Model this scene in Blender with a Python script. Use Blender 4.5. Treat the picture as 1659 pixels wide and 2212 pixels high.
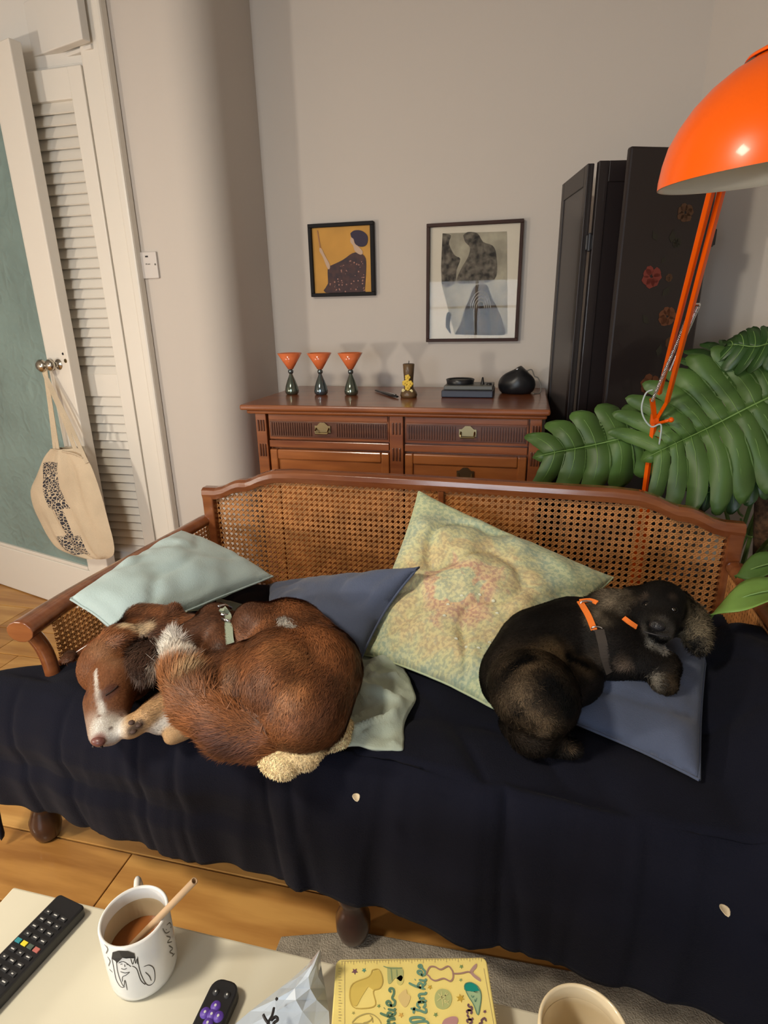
import bpy, bmesh, math, random
import numpy as np
from mathutils import Vector, Matrix, Euler, noise
from mathutils.bvhtree import BVHTree
random.seed(7); RS = np.random.RandomState(7)
S = bpy.context.scene
for o in list(bpy.data.objects): bpy.data.objects.remove(o)
R = math.radians
# ------------------------------------------------------------------ camera
FPX, CX, CY, EYE = 1250.0, 829.5, 1106.0, 1.24
cam_d = bpy.data.cameras.new('camera'); cam = bpy.data.objects.new('camera', cam_d)
S.collection.objects.link(cam); S.camera = cam
cam_d.sensor_fit = 'HORIZONTAL'; cam_d.sensor_width = 36.0; cam_d.lens = 36.0*FPX/1659.0
cam_d.clip_start = 0.02
CM = Matrix.Rotation(R(13.5), 4, 'Z') @ Matrix.Rotation(R(90-18.7), 4, 'X') @ Matrix.Rotation(R(-1.09), 4, 'Z')
cam.matrix_world = Matrix.Translation((0, 0, EYE)) @ CM
# ------------------------------------------------------------------ light
w = bpy.data.worlds.new('world'); S.world = w; w.use_nodes = True
w.node_tree.nodes['Background'].inputs[0].default_value = (0.55, 0.62, 0.7, 1)
w.node_tree.nodes['Background'].inputs[1].default_value = 0.5
S.view_settings.view_transform = 'Standard'; S.view_settings.look = 'None'
S.view_settings.exposure = -0.22; S.view_settings.gamma = 1.0
S.view_settings.use_curve_mapping = False
def lamp(name, kind, loc, power, col, size=0.1, rot=None, sy=None):
    d = bpy.data.lights.new(name, kind); d.energy = power; d.color = col
    if kind == 'AREA':
        d.shape = 'RECTANGLE'; d.size = size; d.size_y = sy or size
    else: d.shadow_soft_size = size
    o = bpy.data.objects.new(name, d); S.collection.objects.link(o); o.location = loc
    if rot: o.rotation_euler = rot
    return o
lamp('window_daylight', 'AREA', (-0.6, -3.3, 1.95), 420, (0.78, 0.89, 1.0), 3.4, (R(90), 0, 0), 2.6)   # outside the rear window, facing +Y
lamp('side_lamp_bulb', 'POINT', (-2.2, -0.25, 0.95), 74, (1.0, 0.90, 0.76), 0.07)
lamp('overhead_fill', 'AREA', (-1.05, -0.05, 1.98), 30, (1.0, 0.90, 0.74), 0.26, (R(20), R(-14), 0), 0.26)  # added overhead fill, brightens the sofa seat and table

# ------------------------------------------------------------------ helpers
def ray(x, y):
    return (CM.to_3x3() @ Vector(((x-CX)/FPX, -(y-CY)/FPX, -1)))
def pz(x, y, z):                       # point of the room seen at photo pixel x, y that lies at height z
    d = ray(x, y); return Vector((0, 0, EYE)) + d*((z-EYE)/d.z)
def py(x, y, Y):                       # ... that lies at room depth Y
    d = ray(x, y); return Vector((0, 0, EYE)) + d*(Y/d.y)
def V(*a): return Vector(a)
def nd(nt, t, **k):
    n = nt.nodes.new(t)
    for a, b in k.items(): setattr(n, a, b)
    return n
def mat(name, col, rough=0.6, metal=0.0, var=0.0, vscale=8.0, bump=0.0, bscale=60.0, spec=0.5, coat=0.0, stretch=None, col2=None, sheen=0.0, trans=0.0, ior=1.45, emit=None, subs=0.0, coatr=0.05, detail=3.0):
    m = bpy.data.materials.new(name); m.use_nodes = True; nt = m.node_tree; b = nt.nodes['Principled BSDF']
    b.inputs['Base Color'].default_value = (*col, 1); b.inputs['Roughness'].default_value = rough
    b.inputs['Metallic'].default_value = metal; b.inputs['Specular IOR Level'].default_value = spec
    b.inputs['Coat Weight'].default_value = coat; b.inputs['Coat Roughness'].default_value = coatr
    b.inputs['Sheen Weight'].default_value = sheen
    b.inputs['Transmission Weight'].default_value = trans; b.inputs['IOR'].default_value = ior
    if subs: b.inputs['Subsurface Weight'].default_value = subs; b.inputs['Subsurface Radius'].default_value = (0.01, 0.005, 0.003)
    if emit: b.inputs['Emission Color'].default_value = (*emit[0], 1); b.inputs['Emission Strength'].default_value = emit[1]
    tc = nd(nt, 'ShaderNodeTexCoord'); vec = tc.outputs['Object']
    if stretch:
        mp = nd(nt, 'ShaderNodeMapping'); mp.inputs['Scale'].default_value = stretch
        nt.links.new(vec, mp.inputs[0]); vec = mp.outputs[0]
    if var > 0 or col2:
        n = nd(nt, 'ShaderNodeTexNoise'); n.inputs['Scale'].default_value = vscale; n.inputs['Detail'].default_value = detail
        nt.links.new(vec, n.inputs[0])
        r = nd(nt, 'ShaderNodeValToRGB'); nt.links.new(n.outputs[0], r.inputs[0])
        c2 = col2 or tuple(c*(1-var) for c in col); c1 = col if col2 else tuple(min(1, c*(1+var)) for c in col)
        r.color_ramp.elements[0].position = 0.35; r.color_ramp.elements[1].position = 0.65
        r.color_ramp.elements[0].color = (*c2, 1); r.color_ramp.elements[1].color = (*c1, 1)
        nt.links.new(r.outputs[0], b.inputs['Base Color'])
    if bump > 0:
        n = nd(nt, 'ShaderNodeTexNoise'); n.inputs['Scale'].default_value = bscale; n.inputs['Detail'].default_value = 4
        nt.links.new(vec, n.inputs[0])
        bp = nd(nt, 'ShaderNodeBump'); bp.inputs['Strength'].default_value = bump; bp.inputs['Distance'].default_value = 0.004
        nt.links.new(n.outputs[0], bp.inputs['Height']); nt.links.new(bp.outputs[0], b.inputs['Normal'])
    return m
C = S.collection
LOC = {}
def thing(name, label, cat, loc=(0, 0, 0), group=None):
    o = bpy.data.objects.new(name, None); C.objects.link(o); o.location = loc
    o['label'] = label; o['category'] = cat; o.empty_display_size = 0.05
    if group: o['group'] = group
    LOC[o.name] = Vector(loc); return o
def base(p):
    while p is not None and p.parent is not None: p = p.parent
    return LOC.get(p.name, Vector((0, 0, 0))) if p is not None else Vector((0, 0, 0))
def obj(name, g, m, parent=None, smooth=False, bev=0, world=True, mods=None, sub=0, solid=0):
    """g = (verts, faces[, matidx][, uvs]) in room coordinates"""
    me = bpy.data.meshes.new(name)
    off = base(parent) if world else Vector((0, 0, 0))
    me.from_pydata([tuple(Vector(v)-off) for v in g[0]], [], [tuple(f) for f in g[1]])
    ms = m if isinstance(m, (list, tuple)) else [m]
    for k in ms: me.materials.append(k)
    if len(g) > 2 and g[2] is not None: me.polygons.foreach_set('material_index', g[2])
    if len(g) > 3 and g[3] is not None:
        uv = me.uv_layers.new(name='uv'); li = np.zeros(len(me.loops), int); me.loops.foreach_get('vertex_index', li)
        uv.data.foreach_set('uv', np.array(g[3], dtype=np.float32)[li].ravel())
    if smooth: me.polygons.foreach_set('use_smooth', [True]*len(me.polygons))
    me.validate(); me.update()
    o = bpy.data.objects.new(name, me); C.objects.link(o)
    if parent: o.parent = parent
    if solid:
        k = o.modifiers.new('s', 'SOLIDIFY'); k.thickness = solid; k.offset = 0
    if bev:
        k = o.modifiers.new('b', 'BEVEL'); k.width = bev; k.segments = 2; k.limit_method = 'ANGLE'
    if sub:
        k = o.modifiers.new('u', 'SUBSURF'); k.levels = sub; k.render_levels = sub
    return o
def tag(o, label, cat, group=None):
    o['label'] = label; o['category'] = cat
    if group: o['group'] = group
    return o
def struct(o): o['kind'] = 'structure'; return o
class MB:
    def __init__(s): s.v = []; s.f = []; s.m = []
    def add(s, g, mi=0):
        n = len(s.v); s.v += [Vector(v) for v in g[0]]; s.f += [tuple(i+n for i in f) for f in g[1]]; s.m += [mi]*len(g[1]); return s
    @property
    def g(s): return (s.v, s.f, s.m)
def box(c, size, rot=None):
    x, y, z = [k/2 for k in size]; vs = [Vector((a*x, b*y, d*z)) for a in (-1, 1) for b in (-1, 1) for d in (-1, 1)]
    if rot is not None:
        M = rot if isinstance(rot, Matrix) else Euler(rot).to_matrix(); vs = [M @ v for v in vs]
    return ([v+Vector(c) for v in vs], [(0, 1, 3, 2), (4, 6, 7, 5), (0, 4, 5, 1), (2, 3, 7, 6), (0, 2, 6, 4), (1, 5, 7, 3)])
def bb(x0, x1, y0, y1, z0, z1): return box(((x0+x1)/2, (y0+y1)/2, (z0+z1)/2), (abs(x1-x0), abs(y1-y0), abs(z1-z0)))
def frame_of(t, up=Vector((0, 0, 1))):
    t = Vector(t).normalized(); a = t.cross(up)
    if a.length < 1e-4: a = t.cross(Vector((1, 0, 0)))
    a.normalize(); return a, a.cross(t).normalized()
def tube(path, r, n=10, cap=True, flat=None):
    path = [Vector(p) for p in path]; k = len(path); rr = r if isinstance(r, (list, tuple)) else [r]*k
    vs = []; fs = []
    up = Vector((0, 0, 1)); a0 = None
    for i, p in enumerate(path):
        t = (path[min(i+1, k-1)]-path[max(i-1, 0)])
        if a0 is None: a, b = frame_of(t)
        else:
            t.normalize(); a = (a0-t*a0.dot(t)).normalized(); b = t.cross(a) if False else a.cross(t).normalized()
        a0 = a; s1, s2 = (1, 1) if flat is None else flat
        for j in range(n):
            q = 2*math.pi*j/n; vs.append(p+a*math.cos(q)*rr[i]*s1+b*math.sin(q)*rr[i]*s2)
    for i in range(k-1):
        for j in range(n): fs.append((i*n+j, i*n+(j+1) % n, (i+1)*n+(j+1) % n, (i+1)*n+j))
    if cap: fs.append(tuple(range(n-1, -1, -1))); fs.append(tuple((k-1)*n+j for j in range(n)))
    return (vs, fs)
def spline(pts, m=6):
    pts = [Vector(p) for p in pts]; out = []; n = len(pts)
    for i in range(n-1):
        p0, p1, p2, p3 = pts[max(i-1, 0)], pts[i], pts[i+1], pts[min(i+2, n-1)]
        for j in range(m):
            t = j/m; out.append(0.5*((2*p1)+(p2-p0)*t+(2*p0-5*p1+4*p2-p3)*t*t+(3*p1-p0-3*p2+p3)*t**3))
    return out+[pts[-1]]
def lathe(prof, c=(0, 0, 0), n=32, M=None):
    vs = []; fs = []; c = Vector(c)
    for (r, z) in prof:
        for j in range(n):
            q = 2*math.pi*j/n; v = Vector((r*math.cos(q), r*math.sin(q), z)); vs.append((M @ v if M else v)+c)
    for i in range(len(prof)-1):
        for j in range(n): fs.append((i*n+j, i*n+(j+1) % n, (i+1)*n+(j+1) % n, (i+1)*n+j))
    return (vs, fs)
def sphere(c, r, n=12, m=8, M=None):
    rr = (r, r, r) if not isinstance(r, (tuple, list)) else r
    vs = []; fs = []; c = Vector(c)
    for i in range(m+1):
        a = math.pi*i/m
        for j in range(n):
            b = 2*math.pi*j/n; v = Vector((rr[0]*math.sin(a)*math.cos(b), rr[1]*math.sin(a)*math.sin(b), rr[2]*math.cos(a)))
            vs.append((M @ v if M else v)+c)
    for i in range(m):
        for j in range(n): fs.append((i*n+j, (i+1)*n+j, (i+1)*n+(j+1) % n, i*n+(j+1) % n))
    return (vs, fs)
def prism(pts, d):                       # planar polygon extruded by vector d
    n = len(pts); d = Vector(d); vs = [Vector(p) for p in pts]+[Vector(p)+d for p in pts]
    return (vs, [tuple(range(n-1, -1, -1)), tuple(range(n, 2*n))]+[(i, (i+1) % n, n+(i+1) % n, n+i) for i in range(n)])
def wob(p, s, seed=0):                   # cheap smooth noise, about -1..1
    return noise.noise(Vector((p[0]*s+seed*7.3, p[1]*s-seed*3.1, p[2]*s+seed*1.7)))*1.6
def ribbon(pts, wd, n, up, lift=0.0004):  # flat drawn stroke of width wd on a surface with normal up(p)
    vs = []; fs = []; k = len(pts)
    for i, p in enumerate(pts):
        t = (pts[min(i+1, k-1)]-pts[max(i-1, 0)]); nn = up(p) if callable(up) else up
        s = t.cross(nn).normalized()*wd/2; s *= (0.55 if i in (0, k-1) else 1); vs += [p+s+nn*lift, p-s+nn*lift]
    for i in range(k-1): fs.append((2*i, 2*i+1, 2*i+3, 2*i+2))
    return (vs, fs)

# ------------------------------------------------------------------ materials
M = {}
def wood(name, c1, c2, rough=0.3, stretch=(3, 60, 60), coat=0.3, bump=0.06):
    m = mat(name, c1, rough, col2=c2, vscale=1.0, stretch=stretch, coat=coat, bump=bump, bscale=2.0, detail=5, coatr=0.12); return m
M['wall'] = mat('wall_paint', (0.58, 0.53, 0.48), 0.85, bump=0.05, bscale=40)
M['white'] = mat('white_gloss_paint', (0.74, 0.70, 0.63), 0.38, bump=0.03, bscale=20)
M['white2'] = mat('white_wall_paint', (0.70, 0.67, 0.62), 0.7, bump=0.03, bscale=25)
M['ceil'] = mat('ceiling_paint', (0.42, 0.41, 0.39), 0.9)
M['plank'] = wood('floor_plank_wood', (0.58, 0.31, 0.085), (0.38, 0.17, 0.04), 0.42, (2.5, 22, 22), 0.25)
M['mahog'] = wood('sideboard_wood', (0.27, 0.085, 0.026), (0.17, 0.045, 0.014), 0.28, (4, 30, 30), 0.4)
M['mahog_dark'] = wood('sideboard_dark_wood', (0.12, 0.04, 0.018), (0.07, 0.022, 0.012), 0.3, (4, 40, 40), 0.4)
M['mahog_gold'] = wood('sideboard_door_wood', (0.36, 0.12, 0.03), (0.25, 0.075, 0.018), 0.3, (4, 30, 30), 0.4)
M['sofawood'] = wood('sofa_wood', (0.23, 0.075, 0.025), (0.15, 0.042, 0.014), 0.22, (6, 40, 40), 0.6)
M['darkwood'] = wood('dark_foot_wood', (0.05, 0.02, 0.012), (0.03, 0.012, 0.008), 0.3, (20, 20, 20), 0.4)
M['cane'] = mat('woven_cane', (0.46, 0.20, 0.062), 0.45, var=0.22, vscale=30)
M['brass'] = mat('aged_brass', (0.36, 0.29, 0.16), 0.28, 1.0)
M['nickel'] = mat('worn_nickel', (0.45, 0.42, 0.36), 0.22, 1.0)
M['chrome'] = mat('chrome', (0.7, 0.7, 0.72), 0.15, 1.0)
M['navy'] = mat('navy_cotton', (0.0068, 0.0074, 0.0145), 0.95, spec=.12, sheen=0.03, bump=0.35, bscale=420, var=0.12, vscale=5)
M['navy2'] = mat('slate_blue_cotton', (0.068, 0.085, 0.140), 0.9, sheen=0.2, bump=0.35, bscale=380, var=0.1, vscale=9)
M['ltblue'] = mat('duck_egg_cotton', (0.42, 0.53, 0.53), 0.88, sheen=0.2, bump=0.25, bscale=350, var=0.06, vscale=6)
M['sage'] = mat('sage_cotton', (0.38, 0.43, 0.35), 0.9, sheen=0.15, bump=0.25, bscale=350, var=0.08, vscale=7)
M['black'] = mat('black_plastic', (0.012, 0.012, 0.014), 0.35)
M['lacquer'] = mat('black_lacquer', (0.013, 0.008, 0.008), 0.42, coat=0.15, bump=0.05, bscale=12)
M['lacquer2'] = mat('greyer_black_lacquer', (0.050, 0.044, 0.044), 0.45, coat=0.2, bump=0.05, bscale=12)  # lighter, greyer lacquer for the infill of the left screen panel
M['orange'] = mat('orange_enamel', (0.78, 0.10, 0.001), 0.3, spec=.35, coat=0.12, coatr=0.08)
M['shade_in'] = mat('white_enamel', (0.62, 0.62, 0.56), 0.3)
M['leaf'] = mat('monstera_leaf', (0.060, 0.125, 0.026), 0.46, var=0.25, vscale=6, bump=0.06, bscale=30)
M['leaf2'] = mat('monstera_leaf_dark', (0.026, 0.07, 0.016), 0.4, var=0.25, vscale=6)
M['leaf3'] = mat('monstera_leaf_light', (0.15, 0.27, 0.055), 0.4, var=0.22, vscale=9)
M['vein'] = mat('leaf_vein', (0.15, 0.27, 0.07), 0.45)
M['stem'] = mat('plant_stem', (0.09, 0.15, 0.035), 0.5, var=0.2)
M['moss'] = mat('coir_fibre', (0.085, 0.045, 0.022), 0.95, var=0.5, vscale=70, bump=1.0, bscale=160)
M['pot'] = mat('slate_glazed_pot', (0.045, 0.052, 0.065), 0.6, var=0.15, bump=0.1)
M['soil'] = mat('potting_soil', (0.03, 0.02, 0.012), 0.95, bump=1.0, bscale=120)
M['table'] = mat('cream_laminate', (0.66, 0.62, 0.49), 0.35, var=0.02, vscale=3)
M['ceramic'] = mat('white_ceramic', (0.78, 0.78, 0.76), 0.12, coat=0.3)
M['ceramic_cream'] = mat('cream_ceramic', (0.72, 0.60, 0.40), 0.15, coat=0.3)
M['stain'] = mat('tea_stained_glaze', (0.50, 0.40, 0.26), 0.25)
M['tea'] = mat('milky_tea', (0.25, 0.085, 0.022), 0.06)
M['paper'] = mat('brown_paper_straw', (0.50, 0.33, 0.19), 0.7)
M['ink'] = mat('printed_ink', (0.02, 0.018, 0.02), 0.5)
M['inkgrey'] = mat('printed_grey_ink', (0.16, 0.15, 0.13), 0.5)
M['canvas'] = mat('unbleached_canvas', (0.56, 0.46, 0.33), 0.92, bump=0.5, bscale=250, var=0.06, vscale=10)
M['rug'] = mat('grey_beige_rug', (0.30, 0.26, 0.20), 0.97, bump=1.0, bscale=300, var=0.15, vscale=30)
M['toy'] = mat('cream_fleece', (0.80, 0.62, 0.37), 0.95, bump=1.0, bscale=130, var=0.12, vscale=60, sheen=0.4)
M['seed'] = mat('dry_petal', (0.66, 0.55, 0.38), 0.6, var=0.15, vscale=60)
M['plate'] = mat('switch_plastic', (0.62, 0.58, 0.55), 0.4)

# ------------------------------------------------------------------ room shell
XR, XL, YB, YR, ZC = 1.3, -3.1, 2.42, -2.62, 2.62
f = struct(obj('floor', bb(XL, XR, YR, YB, -0.06, -0.022), mat('subfloor', (0.03, 0.018, 0.01), 0.9)))
mb = MB()
PW = 0.172; y = YR; row = 0; first = {}
off0 = 0.905-math.floor((0.905-YR)/PW)*PW        # a plank joint at y=0.905
y = off0-PW; rr = random.Random(3)
M_pl = [M['plank'], wood('floor_plank_wood_pale', (0.64, 0.36, 0.11), (0.42, 0.20, 0.05), 0.42, (2.5, 22, 22), 0.25), wood('floor_plank_wood_deep', (0.50, 0.25, 0.065), (0.30, 0.13, 0.03), 0.42, (2.5, 22, 22), 0.25)]
while y < YB:
    a, b = max(y, YR), min(y+PW, YB)
    cuts = [XL]
    if abs(y-0.733) < 0.02: cuts += [-1.5, -0.87+0.0, XR]          # the two butt joints in view
    elif abs(y-0.905) < 0.02: cuts += [-1.9, -0.45, XR]
    elif abs(y-0.561) < 0.02: cuts += [-1.4, -0.445, XR]
    else: cuts += [XL+rr.uniform(.6, 1.6), XL+rr.uniform(2.2, 3.4), XR]
    for i in range(len(cuts)-1):
        if b-a > 0.02:
            o = obj('plank', bb(cuts[i]+0.0015, cuts[i+1]-0.0015, a+0.0022, b-0.0022, -0.022, 0.0), M_pl[(row*2+i) % 3], f, bev=0.0015)
            o.parent = f
    y += PW; row += 1
# walls
wbk = struct(obj('wall_back', bb(XL, 0.52+1.2, YB, YB+0.1, 0, ZC), M['wall']))
def plan_wall(name, pts, th, m):          # vertical wall along a plan line, thickened to its left side
    P = [Vector((p[0], p[1], 0)) for p in pts]; vs = []; fs = []; n = len(P)
    for i, p in enumerate(P):
        t = (P[min(i+1, n-1)]-P[max(i-1, 0)]).normalized(); q = p+Vector((-t.y, t.x, 0))*th
        vs += [p, Vector((p.x, p.y, ZC)), q, Vector((q.x, q.y, ZC))]
    for i in range(n-1):
        a = 4*i; fs += [(a, a+4, a+5, a+1), (a+2, a+3, a+7, a+6), (a+1, a+5, a+7, a+3)]
    fs += [(0, 1, 3, 2), (4*n-4, 4*n-2, 4*n-1, 4*n-3)]
    return struct(obj(name, (vs, fs), m, smooth=False))
arc = [(-1.05-0.13*(1-math.cos(a)), 2.13-0.13*math.sin(a)) for a in [R(k*9) for k in range(11)]]
wl = plan_wall('wall_left', [(-1.05, 2.42)]+arc+[(-1.362, 2.0)], -0.05, M['wall'])
for p in wl.data.polygons: p.use_smooth = True
m_ = wl.modifiers.new('e', 'EDGE_SPLIT'); m_.split_angle = R(25)
plan_wall('wall_closet', [(-1.36, 2.0), (-1.86, 2.0)], -0.05, M['white2'])
struct(obj('wall_passage', bb(-1.86, -1.81, 2.05, YB, 0, ZC), M['white2']))
plan_wall('wall_right', [(XR, YR), (XR, 1.5), (0.52, 2.42)], -0.08, M['wall'])
struct(obj('wall_side', bb(XL-0.1, XL, YR, YB, 0, ZC), M['wall']))
# rear wall with the window opening (behind the camera, seen as a reflection)
wx0, wx1, wz0, wz1 = -1.35, 0.15, 0.75, 2.0
mb = MB()
for b_ in ((XL, wx0, 0, ZC), (wx1, XR, 0, ZC), (wx0, wx1, 0, wz0), (wx0, wx1, wz1, ZC)): mb.add(bb(b_[0], b_[1], YR-0.1, YR, b_[2], b_[3]))
struct(obj('wall_rear', mb.g, M['wall']))
win = struct(obj('window_1', MB().add(bb(wx0, wx1, YR-0.08, YR-0.02, wz0, wz0+0.05)).add(bb(wx0, wx1, YR-0.08, YR-0.02, wz1-0.05, wz1)).add(bb(wx0, wx0+0.05, YR-0.08, YR-0.02, wz0, wz1)).add(bb(wx1-0.05, wx1, YR-0.08, YR-0.02, wz0, wz1)).g, M['white']))
obj('sash_bar', bb(-0.615, -0.585, YR-0.07, YR-0.03, wz0, wz1), M['white'], win)
obj('sash_bar', bb(wx0, wx1, YR-0.07, YR-0.03, 1.31, 1.335), M['white'], win)
obj('roller_blind', bb(wx0, wx1, YR-0.03, YR-0.02, 1.62, wz1), M['white2'], win)
struct(obj('ceiling', bb(XL, XR+0.1, YR, YB, ZC, ZC+0.05), M['ceil']))
# header boards over the closet, running askew
def slab(p, q, z0, z1, th): # upright board from plan p to q
    p = Vector((*p, 0)); q = Vector((*q, 0)); t = (q-p).normalized(); n_ = Vector((-t.y, t.x, 0))*th
    return prism([p+Vector((0, 0, z0)), q+Vector((0, 0, z0)), q+Vector((0, 0, z1)), p+Vector((0, 0, z1))], n_)
h0 = py(178, 84, 1.93)
for nm, za, zb, off_ in (('trim_2', h0.z, h0.z+.15, 0.0), ('trim_3', h0.z-.012, h0.z, .035)):
    a_ = V(h0.x, 1.93, 0)+V(0, off_, 0); b_ = a_+V(-0.964, 0.2664, 0)*.95
    struct(obj(nm, slab((a_.x, a_.y), (b_.x, b_.y), za, zb, -0.03), M['white2'], bev=0.003))
struct(obj('trim_4', slab((-1.36, 1.999), (-1.85, 1.999), 2.05, 2.60, -0.01), M['white2']))
# door casing at the closet
tr = struct(obj('trim_1', MB().add(bb(-1.46, -1.36, 1.975, 2.0, 0, 2.6)).add(bb(-1.385, -1.352, 1.96, 2.0, 0, 2.6)).g, M['white'], bev=0.008))
# louvred closet door
d2 = struct(obj('door_2', MB().add(bb(-1.515, -1.462, 1.972, 1.999, 0.02, 2.035)).add(bb(-1.84, -1.79, 1.972, 1.999, 0.02, 2.035)).add(bb(-1.79, -1.515, 1.974, 1.999, 1.945, 2.035)).add(bb(-1.79, -1.515, 1.974, 1.999, 0.962, 1.048)).add(bb(-1.79, -1.515, 1.974, 1.999, 0.02, 0.17)).g, M['white'], bev=0.003))
sl = None; pitch = 0.0345
def slats(z0, z1):
    global sl
    z = z1-pitch/2
    while z > z0+pitch/3:
        if sl is None:
            sl = obj('slat', box((0, 0, 0), (0.277, 0.006, 0.043), (R(-28), 0, 0)), M['white'], world=False, parent=d2); o = sl
        else: o = sl.copy(); C.objects.link(o)
        o.parent = d2; o.location = (-1.6525, 1.986, z); z -= pitch
slats(1.048, 1.945); slats(0.17, 0.962)
obj('backing', bb(-1.82, -1.51, 1.9985, 1.9995, 0.02, 2.0), mat('closet_shade', (0.16, 0.12, 0.07), 0.9), d2)  # dark sheet behind the slats, colour stands in for shade inside the closet
k = Vector((-1.69, 1.972, 1.066)); Ry = Matrix.Rotation(R(90), 3, 'X')
obj('door_knob', lathe([(0.0, 0.050), (0.016, 0.047), (0.024, 0.036), (0.022, 0.026), (0.010, 0.018), (0.009, 0.004), (0.018, 0.003), (0.018, 0)], k, 20, Matrix.Rotation(R(90), 3, 'X')), M['nickel'], d2, smooth=True)

# glazed door standing open in front of the closet
dd = Vector((-0.964, 0.2664, 0)); dn = Vector((0.2664, 0.964, 0)); P0 = Vector((-1.64, 1.882, 0.004))
def dbox(s0, s1, z0, z1, t0=0.0, t1=0.042):
    a = P0+dd*s0+dn*t0; b = P0+dd*s1+dn*t0
    return prism([a+V(0, 0, z0), b+V(0, 0, z0), b+V(0, 0, z1), a+V(0, 0, z1)], dn*(t1-t0))
d1 = struct(obj('door_1', MB().add(dbox(0, 0.128, 0, 2.09)).add(dbox(0.128, 0.95, 0, 0.222)).add(dbox(0.95, 1.06, 0, 2.09)).add(dbox(0.128, 0.95, 1.97, 2.09)).g, M['white'], bev=0.004))
obj('glazing_bead', MB().add(dbox(0.128, 0.145, 0.222, 1.97, 0.008, 0.03)).add(dbox(0.145, 0.95, 0.222, 0.238, 0.004, 0.03)).g, M['white'], d1, bev=0.003)
gm = mat('frosted_glass', (0.30, 0.42, 0.40), 0.32, trans=0.35, ior=1.45, var=0.12, vscale=3.0)
nt = gm.node_tree; vo = nd(nt, 'ShaderNodeTexVoronoi'); vo.inputs['Scale'].default_value = 16; tcn = nd(nt, 'ShaderNodeTexCoord'); nz = nd(nt, 'ShaderNodeTexNoise'); nz.inputs['Scale'].default_value = 9
mx = nd(nt, 'ShaderNodeMixRGB'); mx.inputs[0].default_value = 0.25; nt.links.new(tcn.outputs['Object'], mx.inputs[1]); nt.links.new(tcn.outputs['Object'], nz.inputs[0]); nt.links.new(nz.outputs[1], mx.inputs[2]); nt.links.new(mx.outputs[0], vo.inputs[0])
bp = nd(nt, 'ShaderNodeBump'); bp.inputs['Strength'].default_value = 0.55; bp.inputs['Distance'].default_value = 0.012; nt.links.new(vo.outputs[0], bp.inputs['Height']); nt.links.new(bp.outputs[0], nt.nodes['Principled BSDF'].inputs['Normal'])
obj('glass_pane', dbox(0.13, 0.955, 0.224, 1.968, 0.015, 0.022), gm, d1)
Mk = Matrix((( -dn.x, dd.x, 0), (-dn.y, dd.y, 0), (0, 0, 1)))  # not used for knobs directly
def knob(s, z, sc=1.0):
    c = P0+dd*s; q = (-dn).to_track_quat('Z', 'Y').to_matrix()
    return lathe([(0.0, 0.056*sc), (0.014*sc, 0.054*sc), (0.023*sc, 0.045*sc), (0.024*sc, 0.036*sc), (0.012*sc, 0.022*sc), (0.009*sc, 0.004), (0.021*sc, 0.003), (0.022*sc, 0)], V(c.x, c.y, z+0.004), 22, q)
obj('door_knob', knob(0.108, 1.083), M['nickel'], d1, smooth=True)
obj('door_knob', knob(0.062, 1.086, 0.9), M['nickel'], d1, smooth=True)
q_ = (-dn).to_track_quat('Z', 'Y').to_matrix()
obj('keyhole', lathe([(0.0, 0.002), (0.007, 0.002), (0.008, 0.0)], P0+dd*0.018+V(0, 0, 1.10), 14, q_), M['brass'], d1)
obj('keyhole', lathe([(0.0, 0.002), (0.004, 0.002), (0.005, 0.0)], P0+dd*0.026+V(0, 0, 1.125), 12, q_), M['ink'], d1)
# switch plate
sp = thing('wall_switch', 'small square off-white blank switch plate on the rounded white wall', 'switch', (-1.3, 2.0, 1.4))
a, b = py(296, 545, 1.992), py(344, 601, 1.992)
obj('faceplate', bb(a.x, b.x, 1.990, 1.9998, b.z, a.z), M['plate'], sp, bev=0.003)
cx_, cz_ = (a.x+b.x)/2, (a.z+b.z)/2
obj('indicator', bb(cx_-0.005, cx_+0.005, 1.988, 1.990, a.z-0.018, a.z-0.013), M['ink'], sp)
for s in (-1, 1): obj('screw', lathe([(0, 0.0015), (0.003, 0.0012), (0.0035, 0)], (cx_+s*0.03, 1.990, cz_+0.002), 10, Matrix.Rotation(R(90), 3, 'X')), M['inkgrey'], sp)
obj('lettering', MB().add(bb(cx_-0.008, cx_-0.002, 1.9893, 1.99, cz_+0.002, cz_+0.006)).add(bb(cx_, cx_+0.01, 1.9893, 1.99, cz_+0.002, cz_+0.005)).g, M['inkgrey'], sp)

# ------------------------------------------------------------------ sideboard
sbt = thing('sideboard', 'polished mahogany sideboard with two drawers under a moulded top, against the back wall', 'sideboard', (-0.41, 2.1, 0))
X0, X1, YF, YK = -0.905, 0.066, 1.875, 2.40
obj('top', MB().add(bb(-0.948, 0.088, 1.838, 2.405, 0.941, 0.96)).add(bb(-0.93, 0.08, 1.852, 2.405, 0.927, 0.941)).g, M['mahog'], sbt, bev=0.006)
obj('body', MB().add(bb(X0, X1, YF+0.02, YK, 0.06, 0.927)).add(bb(X0-0.01, X1+0.01, YF-0.006, YK, 0.02, 0.09)).g, M['mahog'], sbt, bev=0.003)
for x0, x1 in ((X0, -0.866), (-0.424, -0.378), (0.03, X1)):
    g = MB().add(bb(x0, x1, YF-0.008, YF+0.03, 0.09, 0.927))
    for k in range(3):
        xc = x0+(x1-x0)*(k+1)/4
        for z0, z1 in ((0.775, 0.82), (0.865, 0.905)): g.add(bb(xc-0.003, xc+0.003, YF-0.0125, YF-0.006, z0, z1), 1)
    obj('pilaster', g.g, [M['mahog'], M['mahog_dark']], sbt, bev=0.002)
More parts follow.
